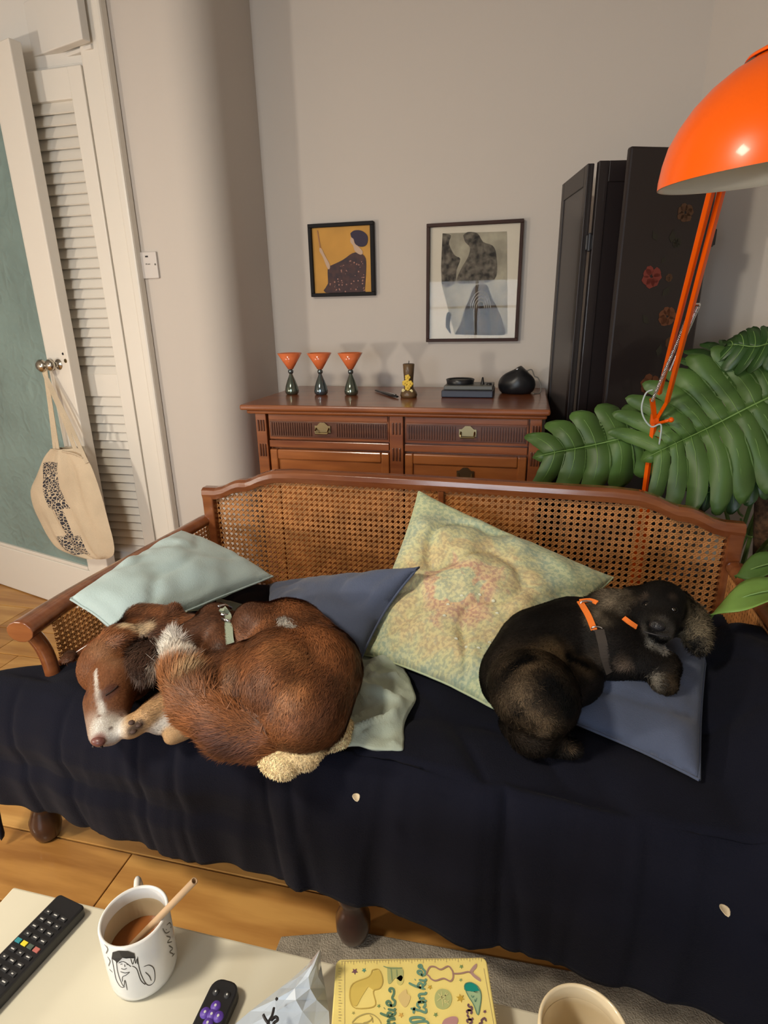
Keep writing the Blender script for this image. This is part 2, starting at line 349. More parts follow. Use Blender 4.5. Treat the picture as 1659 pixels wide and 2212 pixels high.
def bail(x, z, yb, par):
    h = obj('handle', MB().add(bb(x-0.028, x+0.028, yb-0.003, yb, z-0.011, z+0.013)).add(tube([(x-0.022, yb-0.004, z+0.004), (x-0.022, yb-0.016, z-0.004), (x-0.022, yb-0.017, z-0.012), (x+0.022, yb-0.017, z-0.012), (x+0.022, yb-0.016, z-0.004), (x+0.022, yb-0.004, z+0.004)], 0.0028, 8)).add(prism([(x-0.02, yb-0.004, z+0.013), (x+0.02, yb-0.004, z+0.013), (x+0.008, yb-0.004, z+0.024), (x-0.008, yb-0.004, z+0.024)], (0, 0.003, 0))).g, M['brass'], par)
for (x0, x1, hx) in ((-0.862, -0.428, -0.66), (-0.374, 0.026, -0.165)):
    g = MB().add(bb(x0, x1, YF+0.004, YF+0.03, 0.836, 0.925)).add(bb(x0+0.004, x1-0.004, YF-0.002, YF+0.01, 0.905, 0.924), 0).add(bb(x0+0.006, x1-0.006, YF+0.0, YF+0.01, 0.845, 0.9), 1)
    xx = x0+0.012
    while xx < x1-0.01:
        if abs(xx-hx) > 0.04: g.add(bb(xx, xx+0.0035, YF-0.0035, YF+0.003, 0.85, 0.896), 1)
        xx += 0.0085
    d = obj('drawer', g.g, [M['mahog'], M['mahog_dark']], sbt, bev=0.001); bail(hx, 0.875, YF-0.003, d)
    obj('rail', bb(x0, x1, YF-0.002, YF+0.03, 0.808, 0.832), M['mahog'], sbt, bev=0.002)
    d = obj('door', MB().add(bb(x0+.002, x1-.002, YF+0.006, YF+0.03, 0.102, 0.798)).add(bb(x0, x0+0.028, YF-0.004, YF+0.02, 0.10, 0.80)).add(bb(x1-0.028, x1, YF-0.004, YF+0.02, 0.10, 0.80)).add(bb(x0+.0285, x1-.0285, YF-0.004, YF+0.02, 0.765, 0.80)).add(bb(x0+.0285, x1-.0285, YF-0.004, YF+0.02, 0.10, 0.16)).g, [M['mahog_gold']], sbt, bev=0.004)
    if hx > -0.3: bail(-0.17, 0.735, YF+0.002, d)
# three goblets
def iri(name, c):
    return mat(name, c, 0.12, 0.75, col2=(0.10, 0.12, 0.10), vscale=12, coat=0.6)
M['gob'] = iri('lustre_glass', (0.14, 0.17, 0.13)); M['gob2'] = iri('lustre_glass_blue', (0.11, 0.15, 0.19))
M['cup'] = mat('orange_glass', (0.90, 0.22, 0.07), 0.18, trans=0.25, var=0.08, vscale=20, coat=0.4)
for i, (x, lab) in enumerate(((-0.866, 'leftmost of the three orange goblets, nearest the wall corner'), (-0.748, 'middle of the three orange conical goblets on the sideboard'), (-0.628, 'rightmost of the three orange goblets, with a silvery green base'))):
    c = V(x, 2.125, 0.96)
    t = thing('goblet', lab, 'goblet', c, 'orange goblets on the sideboard')
    obj('base', lathe([(0, 0), (0.020, 0), (0.0255, 0.006), (0.0265, 0.014), (0.023, 0.032), (0.016, 0.052), (0.009, 0.068), (0.0055, 0.078)], c, 28), M['gob2' if i == 1 else 'gob'], t, smooth=True)
    obj('stem_bead', sphere(c+V(0, 0, 0.086), 0.0105, 16, 10), M['gob2'], t, smooth=True)
    obj('cup', lathe([(0, 0.094), (0.010, 0.095), (0.047, 0.154), (0.0455, 0.154), (0.009, 0.098), (0, 0.098)], c, 32), M['cup'], t, smooth=True)
# candle bottle with yellow flowers
c = V(-0.40, 2.085, 0.96)
t = thing('candle_vase', 'slim brown waisted candle with yellow flowers down its front on the sideboard', 'candle', c)
M['wax'] = mat('brown_wax', (0.11, 0.065, 0.03), 0.35, var=0.3, vscale=20, subs=0.1)
obj('body', lathe([(0, 0), (0.028, 0), (0.031, 0.008), (0.029, 0.018), (0.022, 0.027), (0.017, 0.036), (0.0165, 0.06), (0.019, 0.09), (0.021, 0.117), (0.0185, 0.118), (0.015, 0.113), (0, 0.112)], c, 28), M['wax'], t, smooth=True)
obj('wick', tube([c+V(0, 0, 0.11), c+V(0.001, 0, 0.128)], 0.0012, 6), M['ink'], t)
M['yel'] = mat('yellow_petals', (0.72, 0.50, 0.07), 0.6); M['cream'] = mat('cream_petals', (0.75, 0.66, 0.35), 0.6)
for (dx, z, r_, mm) in ((0.0, 0.072, .011, 'yel'), (-.010, 0.052, .011, 'yel'), (.009, 0.05, .012, 'yel'), (0.0, 0.036, .011, 'yel'), (-.016, .026, .007, 'cream'), (.013, .024, .007, 'cream'), (-.002, .058, .009, 'yel')):
    g = MB(); yy = -math.sqrt(max(0.0004, (0.019+max(0, .05-z)*0.2)**2-dx*dx))
    for k in range(5):
        a = k*2*math.pi/5; g.add(sphere(c+V(dx+math.cos(a)*r_*.5, yy, z+math.sin(a)*r_*.5), (r_*.5, r_*.3, r_*.5), 8, 5))
    g.add(sphere(c+V(dx, yy-r_*.25, z), r_*.3, 8, 5)); obj('flower', g.g, M[mm], t, smooth=True)
# pen knife / pipe
a, b = pz(812, 843, 0.966), pz(858, 857, 0.966)
t = thing('folding_knife', 'small dark tapered folding knife lying left of the brown candle', 'knife', (a.x, a.y, 0.96))
obj('handle', tube([a, a.lerp(b, .4), a.lerp(b, .8), b], [0.0035, 0.005, 0.0065, 0.004], 8, flat=(1.6, .8)), M['black'], t, smooth=True)
obj('blade', tube([a.lerp(b, .45)+V(0, .008, .003), a.lerp(b, .9)+V(0, .01, .004)], [0.003, 0.0045], 6, flat=(1.3, .4)), M['chrome'], t, smooth=True)
# small record player
x0, x1, y0, y1 = -0.282, -0.100, 2.085, 2.235
t = thing('record_player', 'small dark blue-black portable record player with round platter, on the sideboard', 'record player', (-.19, 2.15, .96))
M['dkblue'] = mat('blue_black_plastic', (0.018, 0.02, 0.036), 0.4); M['greyp'] = mat('grey_plastic', (0.10, 0.10, 0.09), 0.4)
obj('case', bb(x0, x1, y0, y1, 0.9605, 0.985), M['dkblue'], t, bev=0.003)
obj('deck', bb(x0+.006, x1-.003, y0+.02, y1, 0.985, 1.0), M['greyp'], t, bev=0.003)
obj('platter', lathe([(0, 0.012), (0.046, 0.012), (0.048, 0.008), (0.048, 0)], (x0+.058, y0+.085, 1.0), 32), mat('platter_grey', (0.33, 0.33, 0.30), 0.3), t, smooth=True)
obj('platter_rim', lathe([(0.048, 0.0), (0.052, 0.016), (0.049, 0.018), (0.044, 0.013)], (x0+.058, y0+.085, 1.0), 32), M['black'], t, smooth=True)
obj('spindle_post', lathe([(0, .026), (0.003, .024), (0.006, 0.006), (0.008, 0)], (x1-.042, y0+.07, 1.0), 14), M['black'], t, smooth=True)
obj('dial', lathe([(0, .006), (0.009, .006), (0.010, 0)], (x1-.018, y0+.06, 1.0), 18), M['black'], t, smooth=True)
# black dome with cord
c = V(-0.022, 2.235, 0.96)
t = thing('portable_speaker', 'black domed speaker with a looped grey cord, at the right of the sideboard top', 'speaker', c)
vs, fs = sphere(c+V(0, 0, 0.031), (0.068, 0.055, 0.052), 24, 14)
vs = [V(v.x+0.010*(v.z-1.0), v.y, max(v.z, 0.9605)) for v in vs]
vs = [v+V(0, 0, 0.016*math.exp(-((v.x+0.01)/0.02)**2)*(1 if v.z > 1.0 else 0)) for v in vs]
obj('shell', (vs, fs), M['black'], t, smooth=True)
obj('cap', sphere(c+V(0.0, -0.02, 0.088), (0.008, 0.006, 0.004), 10, 6), M['chrome'], t, smooth=True)
obj('cord', tube(spline([c+V(.03, 0, .078), c+V(.05, .0, .085), c+V(.062, 0, .062), c+V(.075, 0, .055), c+V(.086, 0, .03), c+V(.085, -.01, .003), c+V(.06, -.03, .003)], 6), 0.0022, 6), M['inkgrey'], t, smooth=True)

# ------------------------------------------------------------------ pictures
def c3(X, Y_, Y=2.404): return py(560+X/2.44, 420+Y_/2.44, Y)
glassm = bpy.data.materials.new('picture_glass'); glassm.use_nodes = True; nt = glassm.node_tree; nt.nodes.remove(nt.nodes['Principled BSDF'])
tr_ = nd(nt, 'ShaderNodeBsdfTransparent'); gl = nd(nt, 'ShaderNodeBsdfGlossy'); gl.inputs['Roughness'].default_value = 0.01; fr = nd(nt, 'ShaderNodeFresnel'); fr.inputs[0].default_value = 1.16; mx = nd(nt, 'ShaderNodeMixShader')
nt.links.new(fr.outputs[0], mx.inputs[0]); nt.links.new(tr_.outputs[0], mx.inputs[1]); nt.links.new(gl.outputs[0], mx.inputs[2]); nt.links.new(mx.outputs[0], nt.nodes['Material Output'].inputs[0])
def frame(t, x0, x1, z0, z1, wd, m):
    g = MB()
    for b_ in ((x0, x1, z1-wd, z1), (x0, x1, z0, z0+wd), (x0, x0+wd, z0+wd, z1-wd), (x1-wd, x1, z0+wd, z1-wd)): g.add(bb(b_[0], b_[1], 2.392, 2.419, b_[2], b_[3]))
    obj('frame', g.g, m, t, bev=0.0015)
def poly(pts, y=2.404, sm=3):
    P = [c3(a, b, y) for a, b in pts]
    if sm: P = spline(P+[P[0]], sm)[:-1]
    return prism(P, (0, 0.0006, 0))
a, b = py(665, 485, 2.4), py(810, 638, 2.4)
t = thing('framed_picture', 'small black-framed print of a woman in a dark robe on ochre, left picture', 'picture', (-.73, 2.41, 1.45), 'pictures on the back wall')
frame(t, a.x, b.x, b.z, a.z, 0.0135, mat('black_frame', (.010, .009, .010), .6, spec=.2))
obj('backing', bb(a.x+.01, b.x-.01, 2.406, 2.415, b.z+.01, a.z-.01), mat('ochre_print', (0.56, 0.29, 0.055), 0.7, var=0.08, vscale=12), t)
flat = lambda n, c, **k: mat(n, c, 0.7, **k)
g = MB().add(poly([(370, 378), (440, 345), (490, 310), (530, 308), (560, 335), (563, 400), (556, 505), (553, 516), (350, 518), (362, 470), (360, 400)]))
obj('printed_robe', g.g, flat('print_robe', (0.035, 0.022, 0.03), col2=(0.075, 0.035, 0.035), vscale=60), t)
obj('printed_hair', MB().add(poly([(480, 205), (500, 190), (535, 190), (565, 210), (572, 240), (560, 270), (530, 275), (505, 260), (497, 235), (485, 225)], 2.4028)).g, flat('print_hair', (0.03, 0.022, 0.05)), t)
obj('printed_neck', MB().add(poly([(483, 225), (500, 232), (512, 262), (545, 300), (535, 318), (505, 300), (495, 270), (480, 250)], 2.4032)).g, flat('print_skin', (0.52, 0.37, 0.27)), t)
obj('printed_arm', MB().add(poly([(318, 280), (330, 288), (345, 320), (372, 370), (368, 395), (355, 380), (335, 330), (318, 300)], 2.4034)).g, flat('print_skin', (0.52, 0.37, 0.27)), t)
obj('printed_stick', MB().add(poly([(303, 190), (309, 190), (326, 290), (320, 292)], 2.4036, 0)).g, flat('print_stick', (0.36, 0.17, 0.07)), t)
g = MB(); rr = random.Random(5)
for k in range(60):
    X, Y_ = rr.uniform(370, 555), rr.uniform(350, 512); q = c3(X, Y_, 2.4025)
    if X < 420 and Y_ < 440: continue
    r_ = rr.uniform(.0012, .0035); g.add(prism([q+V(r_*math.cos(a_), 0, r_*math.sin(a_)) for a_ in (0, 1.2, 2.4, 3.6, 4.9)], (0, .0004, 0)))
obj('printed_pattern', g.g, flat('print_motif', (0.40, 0.20, 0.15)), t)
obj('glass_pane', bb(a.x+.01, b.x-.01, 2.3965, 2.3975, b.z+.01, a.z-.01), glassm, t)

a, b = py(922, 484, 2.4), py(1118, 737, 2.4)
t = thing('framed_picture', 'larger brown-framed black and white print reflecting the window, right picture', 'picture', (-.21, 2.41, 1.35), 'pictures on the back wall')
frame(t, a.x, b.x, b.z, a.z, 0.012, mat('walnut_frame', (0.040, 0.015, 0.010), 0.55, var=0.2, spec=.3))
obj('mount', bb(a.x+.01, b.x-.01, 2.408, 2.415, b.z+.01, a.z-.01), mat('ivory_mount', (0.62, 0.57, 0.47), 0.8, var=0.04, vscale=6), t)
etch = lambda n, c1, c2, s, st=None: mat(n, c1, 0.8, col2=c2, vscale=s, detail=6, stretch=st)
obj('print_sheet', MB().add(poly([(966, 205), (1305, 195), (1308, 735), (1030, 738), (960, 470)], 2.4065, 0)).g, etch('etched_sky', (0.40, 0.37, 0.28), (0.24, 0.22, 0.17), 16), t)
obj('printed_tree', MB().add(poly([(966, 205), (1010, 215), (1000, 260), (1030, 320), (1060, 340), (1040, 400), (1030, 470), (962, 470)], 2.4058)).add(poly([(1075, 215), (1100, 198), (1150, 205), (1180, 250), (1230, 270), (1250, 320), (1250, 430), (1200, 465), (1100, 470), (1040, 465), (1060, 400), (1100, 330), (1110, 280), (1085, 250)], 2.4056)).g, etch('etched_foliage', (0.16, 0.14, 0.11), (0.02, 0.018, 0.016), 45), t)
obj('printed_hill', MB().add(poly([(1030, 738), (1060, 680), (1085, 600), (1110, 540), (1130, 490), (1160, 472), (1200, 478), (1225, 540), (1255, 600), (1280, 660), (1298, 730), (1250, 742)], 2.4050)).g, etch('etched_building', (0.11, 0.085, 0.06), (0.025, 0.02, 0.016), 40, (1, 1, .3)), t)
g = MB()
for k, r_ in enumerate((0.062, 0.050, 0.038, 0.026)):
    q = c3(1165, 600, 2.4045); P = [q+V(r_*.62*math.cos(a_), 0, r_*math.sin(a_)) for a_ in [i*math.pi/14 for i in range(15)]]
    g.add(ribbon(P, .0018, 0, V(0, -1, 0)))
for (X, Y0, Y1) in ((1130, 600, 735), (1160, 610, 735), (1220, 590, 735), (1250, 640, 735), (1075, 640, 730)): g.add(ribbon([c3(X, Y0, 2.4045), c3(X+6, Y1, 2.4045)], .002, 0, V(0, -1, 0)))
for k in range(9): g.add(ribbon([c3(1085+k*12, 455-k, 2.4045), c3(1092+k*12, 485, 2.4045)], .0016, 0, V(0, -1, 0)))
obj('printed_lines', g.g, flat('etch_light', (0.42, 0.39, 0.30)), t)
obj('printed_arch', MB().add(poly([(1083, 715), (1085, 620), (1092, 590), (1108, 580), (1124, 592), (1130, 625), (1130, 722)], 2.4042, 0)).g, flat('etch_dark', (0.03, 0.025, 0.02)), t)
obj('printed_bush', MB().add(poly([(983, 700), (985, 640), (1000, 618), (1012, 640), (1002, 690), (1010, 735)], 2.4042)).g, flat('etch_dark', (0.03, 0.025, 0.02)), t)
obj('glass_pane', bb(a.x+.01, b.x-.01, 2.3965, 2.3975, b.z+.01, a.z-.01), glassm, t)

# ------------------------------------------------------------------ folding screen
t = thing('folding_screen', 'black lacquered folding screen with painted flowers behind the orange lamp', 'screen', (0.25, 2.1, 0))
ZT = 1.655
def panel(p, q, th, m, recess=True, z0=0.0, zt=ZT):
    p = Vector((*p, 0)); q = Vector((*q, 0)); u = (q-p).normalized(); n_ = Vector((-u.y, u.x, 0)); L = (q-p).length
    def pr(s0, s1, a, b, t0, t1): return prism([p+u*s0+n_*t0+V(0, 0, a), p+u*s1+n_*t0+V(0, 0, a), p+u*s1+n_*t0+V(0, 0, b), p+u*s0+n_*t0+V(0, 0, b)], n_*(t1-t0))
    g = MB().add(pr(0, L, z0, zt, 0.004 if recess else 0, th-0.004 if recess else th), 0)
    if recess:
        for s0, s1, a, b_ in ((0, .03, z0, zt), (L-.03, L, z0, zt), (0.03, L-.03, zt-.055, zt), (0.03, L-.03, z0+.05, z0+.11)): g.add(pr(s0, s1, a, b_, 0, th), 1)
    return g
obj('panel', panel((0.093, 2.314), (0.150, 2.03), 0.020, 0).g, [M['lacquer2'], M['lacquer']], t, bev=0.002)
obj('panel', panel((0.180, 2.005), (0.47, 2.07), 0.022, 0).g, [M['lacquer'], M['lacquer']], t, bev=0.002)
pc = obj('panel', panel((0.251, 1.917), (0.507, 2.02), 0.022, 0, False, 0.0, ZT+0.012).g, [M['lacquer'], M['lacquer']], t, bev=0.006)
for x, y_, z in ((0.172, 2.022, 1.44), (0.172, 2.022, 0.4), (0.512, 2.03, 1.44)):
    obj('hinge', MB().add(bb(x-.011, x+.011, y_-.012, y_+.012, z-.022, z+.022)).add(lathe([(0, .026), (0.006, .026), (0.006, -.026), (0, -.026)], (x, y_-.010, z), 12)).g, M['black'], t, bev=0.003)
up_ = Vector((0.256, 0.103, 0)).normalized(); nC = Vector((up_.y, -up_.x, 0))
def onC(x, y_):
    d = ray(x, y_); q0 = Vector((0.251, 1.917, 0)); k = (q0-Vector((0, 0, 0))).dot(nC)/d.dot(nC); return V(0, 0, EYE)+d*k+nC*0.0006
def flower(x, y_, r_, m, n=7, seed=0):
    c_ = onC(x, y_); rr = random.Random(seed); g = MB()
    for k in range(n):
        a_ = 2*math.pi*k/n+rr.uniform(-.2, .2); q = c_+(up_*math.cos(a_)+V(0, 0, 1)*math.sin(a_))*r_*.55
        P = [q+(up_*math.cos(b_)+V(0, 0, 1)*math.sin(b_))*r_*rr.uniform(.35, .5) for b_ in [j*math.pi/4 for j in range(8)]]
        g.add(prism(P, nC*0.0007))
    obj('painted_flower', g.g, m, t)
fl = [flat('painted_red', (0.17, 0.028, 0.018)), flat('painted_orange', (0.12, 0.04, 0.014)), flat('painted_ochre', (0.075, 0.034, 0.014)), flat('painted_leaf', (0.020, 0.018, 0.010))]
for i, (x, y_, r_, k) in enumerate(((1480, 460, .026, 2), (1407, 598, .032, 0), (1441, 683, .030, 1), (1448, 740, .018, 2), (1404, 830, .034, 1), (1425, 858, .025, 2), (1462, 525, .014, 3), (1445, 600, .012, 2))): flower(x, y_, r_, fl[k], 7, i)
for (x, y_, dx, dy) in ((1428, 568, 10, -14), (1450, 525, 4, -30), (1430, 640, 18, -22), (1400, 700, -12, -20), (1420, 770, 8, -28), (1418, 520, -8, -22), (1408, 900, 5, -30)):
    a, b = onC(x, y_), onC(x+dx, y_+dy); s = (b-a).cross(nC).normalized()*(b-a).length*.28
    obj('painted_leaf', prism([a, a.lerp(b, .4)+s, b, a.lerp(b, .4)-s], nC*.0006), fl[3], t)

# ------------------------------------------------------------------ orange lamp
t = thing('floor_lamp', 'large orange balanced-arm floor lamp with white-lined dome shade and twin rods', 'lamp', (0.37, 1.72, 0))
sc_ = V(*py(1690, 374, 0.93)); RSH = 0.145
Ms = Matrix.Rotation(R(-4), 3, 'Y') @ Matrix.Rotation(R(3), 3, 'X')
prof = [(1.0, 0.0), (0.995, 0.07), (0.97, 0.2), (0.93, .33), (0.85, .47), (0.75, .6), (0.62, .72), (0.47, .82), (0.36, .87), (0.24, .93), (0.21, .97), (0.205, 1.05), (0.20, 1.3), (0.20, 1.5), (0.0, 1.51)]
obj('shade', lathe([(r*RSH, z*RSH) for r, z in prof], sc_, 64, Ms), M['orange'], t, smooth=True)
inn = [(0.998, 0.0), (0.985, 0.0), (0.975, 0.05), (0.95, 0.2), (0.91, .33), (0.84, .46), (0.75, .59), (0.63, .7), (0.48, .8), (0.34, .86), (0.15, .89), (0, .89)]
obj('shade_lining', lathe([(r*RSH, z*RSH) for r, z in inn], sc_, 64, Ms), M['shade_in'], t, smooth=True)
obj('bulb', sphere(sc_+V(0, 0, RSH*.45), RSH*.2, 16, 12), mat('unlit_bulb', (0.7, 0.7, 0.68), 0.2, trans=0.3), t, smooth=True)
obj('vent_rim', lathe([(.36*RSH, .885*RSH), (.375*RSH, .885*RSH), (.36*RSH, .91*RSH), (.25*RSH, .955*RSH), (.18*RSH, .96*RSH)], sc_, 48, Ms), M['orange'], t, smooth=True)
lp = py(1617, 160, 0.90)
obj('loop_handle', tube(spline([lp+V(-.008, 0, -.014), lp+V(-.006, 0, .006), lp+V(.006, 0, .014), lp+V(.012, 0, .004)], 5), 0.003, 8), M['nickel'], t, smooth=True)
ar = [py(1410, 1045, 1.70), py(1416, 870, 1.62)]
elb = V(0.362, 1.66, 0.96)
# rods: from the joint (about pixel 1420,890) up and forward to behind the shade
for (xa, ya, Ya, xb, yb, Yb, nm) in ((1424, 850, 1.62, 1545, 380, 1.12, 'rod'), (1441, 868, 1.60, 1580, 330, 1.10, 'rod')):
    p, q = py(xa, ya, Ya), py(xb, yb, Yb); q2 = p+(q-p)*1.0
    obj(nm, tube([p, q2], 0.0068, 4), M['orange'], t, bev=0.0012)
p1, p2 = py(1545, 380, 1.12), py(1580, 330, 1.10)
top = V(*sc_)+Ms @ V(0, 0, RSH*1.3)
e2 = p2
obj('shade_bracket', tube(spline([e2, e2.lerp(top, .5)+V(.06, .03, .0), top], 6), 0.009, 8), M['orange'], t, smooth=True)
for (a_, b_) in (((1497, 660, 1.37), (1409, 866, 1.60)), ((1509, 660, 1.36), (1448, 800, 1.52))):
    p, q = py(*a_), py(*b_); N_ = 60; P = []; u = (q-p); a1, a2 = frame_of(u)
    for i in range(N_*6+1):
        s_ = i/(N_*6); P.append(p+u*s_+(a1*math.cos(i*math.pi/3)+a2*math.sin(i*math.pi/3))*0.0034)
    obj('spring', tube(P, 0.0013, 4), M['chrome'], t, smooth=True)
p, q = py(1494, 658, 1.36), py(1512, 658, 1.35)
obj('pin', tube([p, q], 0.003, 8), M['chrome'], t)
J = py(1414, 905, 1.64)
obj('joint_plate', MB().add(tube([py(1409, 862, 1.61), J], 0.0075, 4)).add(tube([py(1441, 868, 1.60), J+V(.006, 0, 0)], 0.006, 4)).add(box(J, (.02, .014, .026))).g, M['orange'], t, bev=0.001)
obj('lever', MB().add(tube([J+V(.006, -.004, -.012), py(1452, 906, 1.6)], 0.0045, 6)).add(sphere(py(1450, 907, 1.6), .007, 10, 6)).g, M['orange'], t, smooth=True)
obj('post', MB().add(tube([J, (J.x, J.y+.02, .03)], 0.0075, 4)).add(tube([J+V(.018, 0, -.03), (J.x+.018, J.y+.02, .03)], 0.0065, 4)).g, M['orange'], t)
obj('base', lathe([(0, .035), (.12, .03), (.15, .012), (.152, 0), (0, 0)], (J.x, J.y+.02, 0), 40), M['orange'], t, smooth=True)
P = [py(x, y_, 1.58) for x, y_ in ((1410, 842), (1395, 850), (1386, 880), (1392, 905), (1408, 922), (1428, 918), (1424, 960))]
obj('cable', tube(spline(P, 6), 0.0022, 6), mat('pale_cable', (0.42, 0.50, 0.50), 0.5), t, smooth=True)

# ------------------------------------------------------------------ monstera
pl = thing('monstera_plant', 'monstera plant with big split leaves in a slate pot beside the orange lamp', 'plant', (0.66, 1.78, 0))
def leaf(b, tip, side, L_w, n=7, m='leaf', droop=0.06, seed=0, holes=True, split=0.5, asym=(1, 1), name='leaf'):
    """fenestrated leaf: lobes are strips leaving the midrib; world points base, tip; side = lateral direction"""
    rr = random.Random(seed); b = Vector(b); tip = Vector(tip); ax = tip-b; L = ax.length; a = ax.normalized()
    s_ = Vector(side); s_ = (s_-a*s_.dot(a)).normalized(); nn = s_.cross(a).normalized()
    if nn.z < 0 and abs(nn.z) > .2: nn = -nn
    def W(u, v):                         # u along, v lateral (metres)
        return b+a*(u*L)+s_*v+nn*(-droop*(u-.3)**2*L*3-droop*2.2*(v/L_w)**2*L+0.01*math.sin(u*9+v*30))
    g = MB(); vs = []
    for sd in (1, -1):
        wS = L_w*(asym[0] if sd > 0 else asym[1])
        for i in range(n):
            u0 = 0.02+0.90*i/n; u1 = 0.02+0.90*(i+1)/n; uc = (u0+u1)/2
            prof = math.sin(math.pi*min(1, (0.20+0.80*uc))**1.1)**0.55*0.98 if uc > .02 else .8
            ln = wS*max(.25, prof)*rr.uniform(.94, 1.04); ang = (-0.55+1.15*uc)   # slope of the lobe towards the tip
            K = 12; hw0 = (u1-u0)*L/2; idx = []
            for k in range(K+1):
                q = k/K; cu = uc+(ang*q*ln*0.75+0.30*q*q*ln)/L*(0.8+.4*uc); cv = q*ln
                hw = hw0*(1.06+1.25*q*ln/L*(.8+.4*uc))
                if q > split: hw *= (0.93-0.13*(q-split)/(1-split))
                elif holes and k in (2, 3) and i % 2 == 0: hw *= 0.78
                if k == K: hw *= 0.40
                elif k == K-1: hw *= .82
                if k == 0: hw *= 1.02
                for e_ in (-1, 0, 1):
                    vs.append(W(cu+e_*hw/L, sd*(cv-abs(e_)*0.02*ln*q))+nn*(0.0045*abs(e_) if k else 0))
                idx.append(len(vs)-3)
            for k in range(K):
                A, B = idx[k], idx[k+1]
                g.f += [(A, A+1, B+1, B), (A+1, A+2, B+2, B+1)] if sd > 0 else [(A, B, B+1, A+1), (A+1, B+1, B+2, A+2)]
        # tip lobe
    A = len(vs); vs += [W(.90, 0.0), W(.90, .03*L_w/.1*.35), W(.97, .018), W(1.03, 0), W(.97, -.018), W(.90, -.03*L_w/.1*.35)]
    g.f += [(A, A+1, A+2, A+3), (A, A+3, A+4, A+5)]
    o = obj(name, (vs, g.f), M[m], pl, smooth=True, solid=0.0012)
    mid = [W(u, 0)+nn*0.001 for u in [i/10 for i in range(11)]]
    vg = MB().add(tube(mid, [0.0028*(1-.07*i) for i in range(11)], 6))
    for sd in (1, -1):
        wS = L_w*(asym[0] if sd > 0 else asym[1])
        for i in range(n):
            uc = 0.02+0.90*(i+.5)/n; prof = math.sin(math.pi*min(1, (0.20+0.80*uc))**1.1)**0.55; ln = wS*max(.25, prof)*.8; ang = -0.55+1.15*uc
            vg.add(tube([W(uc+(ang*q*ln*0.75+0.30*q*q*ln)/L*(0.8+.4*uc), sd*q*ln)+nn*.0010 for q in (0, .25, .5, .75, 1)], [.0014, .0012, .0010, .0008, .0005], 4))
    obj('vein', vg.g, M['vein'], o, smooth=True)
    return o
# big right leaf, the left leaf, the dark ones above, and the two low glossy ones by the sofa arm
A0, A1 = py(1690, 845, 1.63), py(1390, 992, 1.62)
leaf(A0, A1, py(1500, 740, 1.72)-py(1560, 1060, 1.57), 0.190, 8, 'leaf', 0.012, 1, True, 0.6, (1.05, 1.15))
B0, B1 = py(1408, 935, 1.70), py(1158, 985, 1.66)
leaf(B0, B1, py(1300, 850, 1.74)-py(1310, 1020, 1.66), 0.122, 5, 'leaf', 0.05, 2, False, 0.58, (.95, 1.15))
C0, C1 = py(1665, 790, 1.80), py(1490, 800, 1.76)
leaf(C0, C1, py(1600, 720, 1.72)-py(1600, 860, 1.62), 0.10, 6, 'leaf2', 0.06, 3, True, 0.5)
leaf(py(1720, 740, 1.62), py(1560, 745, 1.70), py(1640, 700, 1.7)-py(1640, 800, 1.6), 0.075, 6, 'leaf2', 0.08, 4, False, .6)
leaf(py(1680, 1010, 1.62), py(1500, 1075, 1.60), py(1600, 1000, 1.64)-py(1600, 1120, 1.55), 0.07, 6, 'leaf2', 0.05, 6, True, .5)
def plain_leaf(b, tip, side, wd, m, curl=0.1, seed=0):
    b = Vector(b); tip = Vector(tip); a = (tip-b); L = a.length; a.normalize(); s_ = Vector(side); s_ = (s_-a*s_.dot(a)).normalized(); nn = s_.cross(a)
    if nn.z < 0: nn = -nn
    vs = []; fs = []; N1, N2 = 14, 8
    for i in range(N1+1):
        u = i/N1; hw = wd*(math.sin(math.pi*min(1, .10+.90*u)**.8)**.62 if u < 1 else 0.02)
        for j in range(N2+1):
            v = (j/N2*2-1); vs.append(b+a*(u*L)+s_*(v*hw)+nn*(curl*L*(-(u-.4)**2)+.12*hw*(abs(v))+0.006*math.sin(u*8+v*2+seed)))
    for i in range(N1):
        for j in range(N2): q = i*(N2+1)+j; fs.append((q, q+1, q+N2+2, q+N2+1))
    o = obj('leaf', (vs, fs), M[m], pl, smooth=True, solid=0.0012)
    obj('vein', tube([b+a*(u*L)+nn*(curl*L*(-(u-.4)**2)+.0018) for u in [i/8 for i in range(9)]], .0016, 6), M['vein'], o, smooth=True)
plain_leaf(py(1720, 1205, 1.30), py(1583, 1238, 1.33), py(1650, 1185, 1.36)-py(1650, 1255, 1.27), 0.038, 'leaf', .3, 1)
plain_leaf(py(1730, 1262, 1.12), py(1520, 1308, 1.16), py(1600, 1255, 1.20)-py(1620, 1310, 1.11), 0.042, 'leaf3', .5, 2)
# stems, coir pole, pot
pot = V(0.66, 1.78, 0)
for a_, e_ in ((A0, 1), (B0, 1), (C0, 1), (py(1720, 740, 1.62), 1), (py(1680, 1010, 1.62), 1), (py(1720, 1205, 1.30), 1), (py(1730, 1262, 1.12), 1)):
    a_ = Vector(a_); r0 = pot+V(random.uniform(-.04, .04), random.uniform(-.04, .04), .42)
    obj('stem', tube(spline([r0, r0.lerp(a_, .5)+V(.03, .02, .12), a_+V(.01, .01, -.01), a_], 6), 0.0055, 8), M['stem'], pl, smooth=True)
pole = [py(1650, 1010, 1.66), py(1648, 1100, 1.66), py(1652, 1200, 1.66)]
obj('coir_pole', tube([pole[0]+V(0.01, 0, .02), pole[1]+V(.012, 0, 0), pole[2]+V(.02, 0, -.1), V(pole[2].x+.03, 1.70, .40)], [.030, .032, .034, .034], 14), M['moss'], pl, smooth=True)
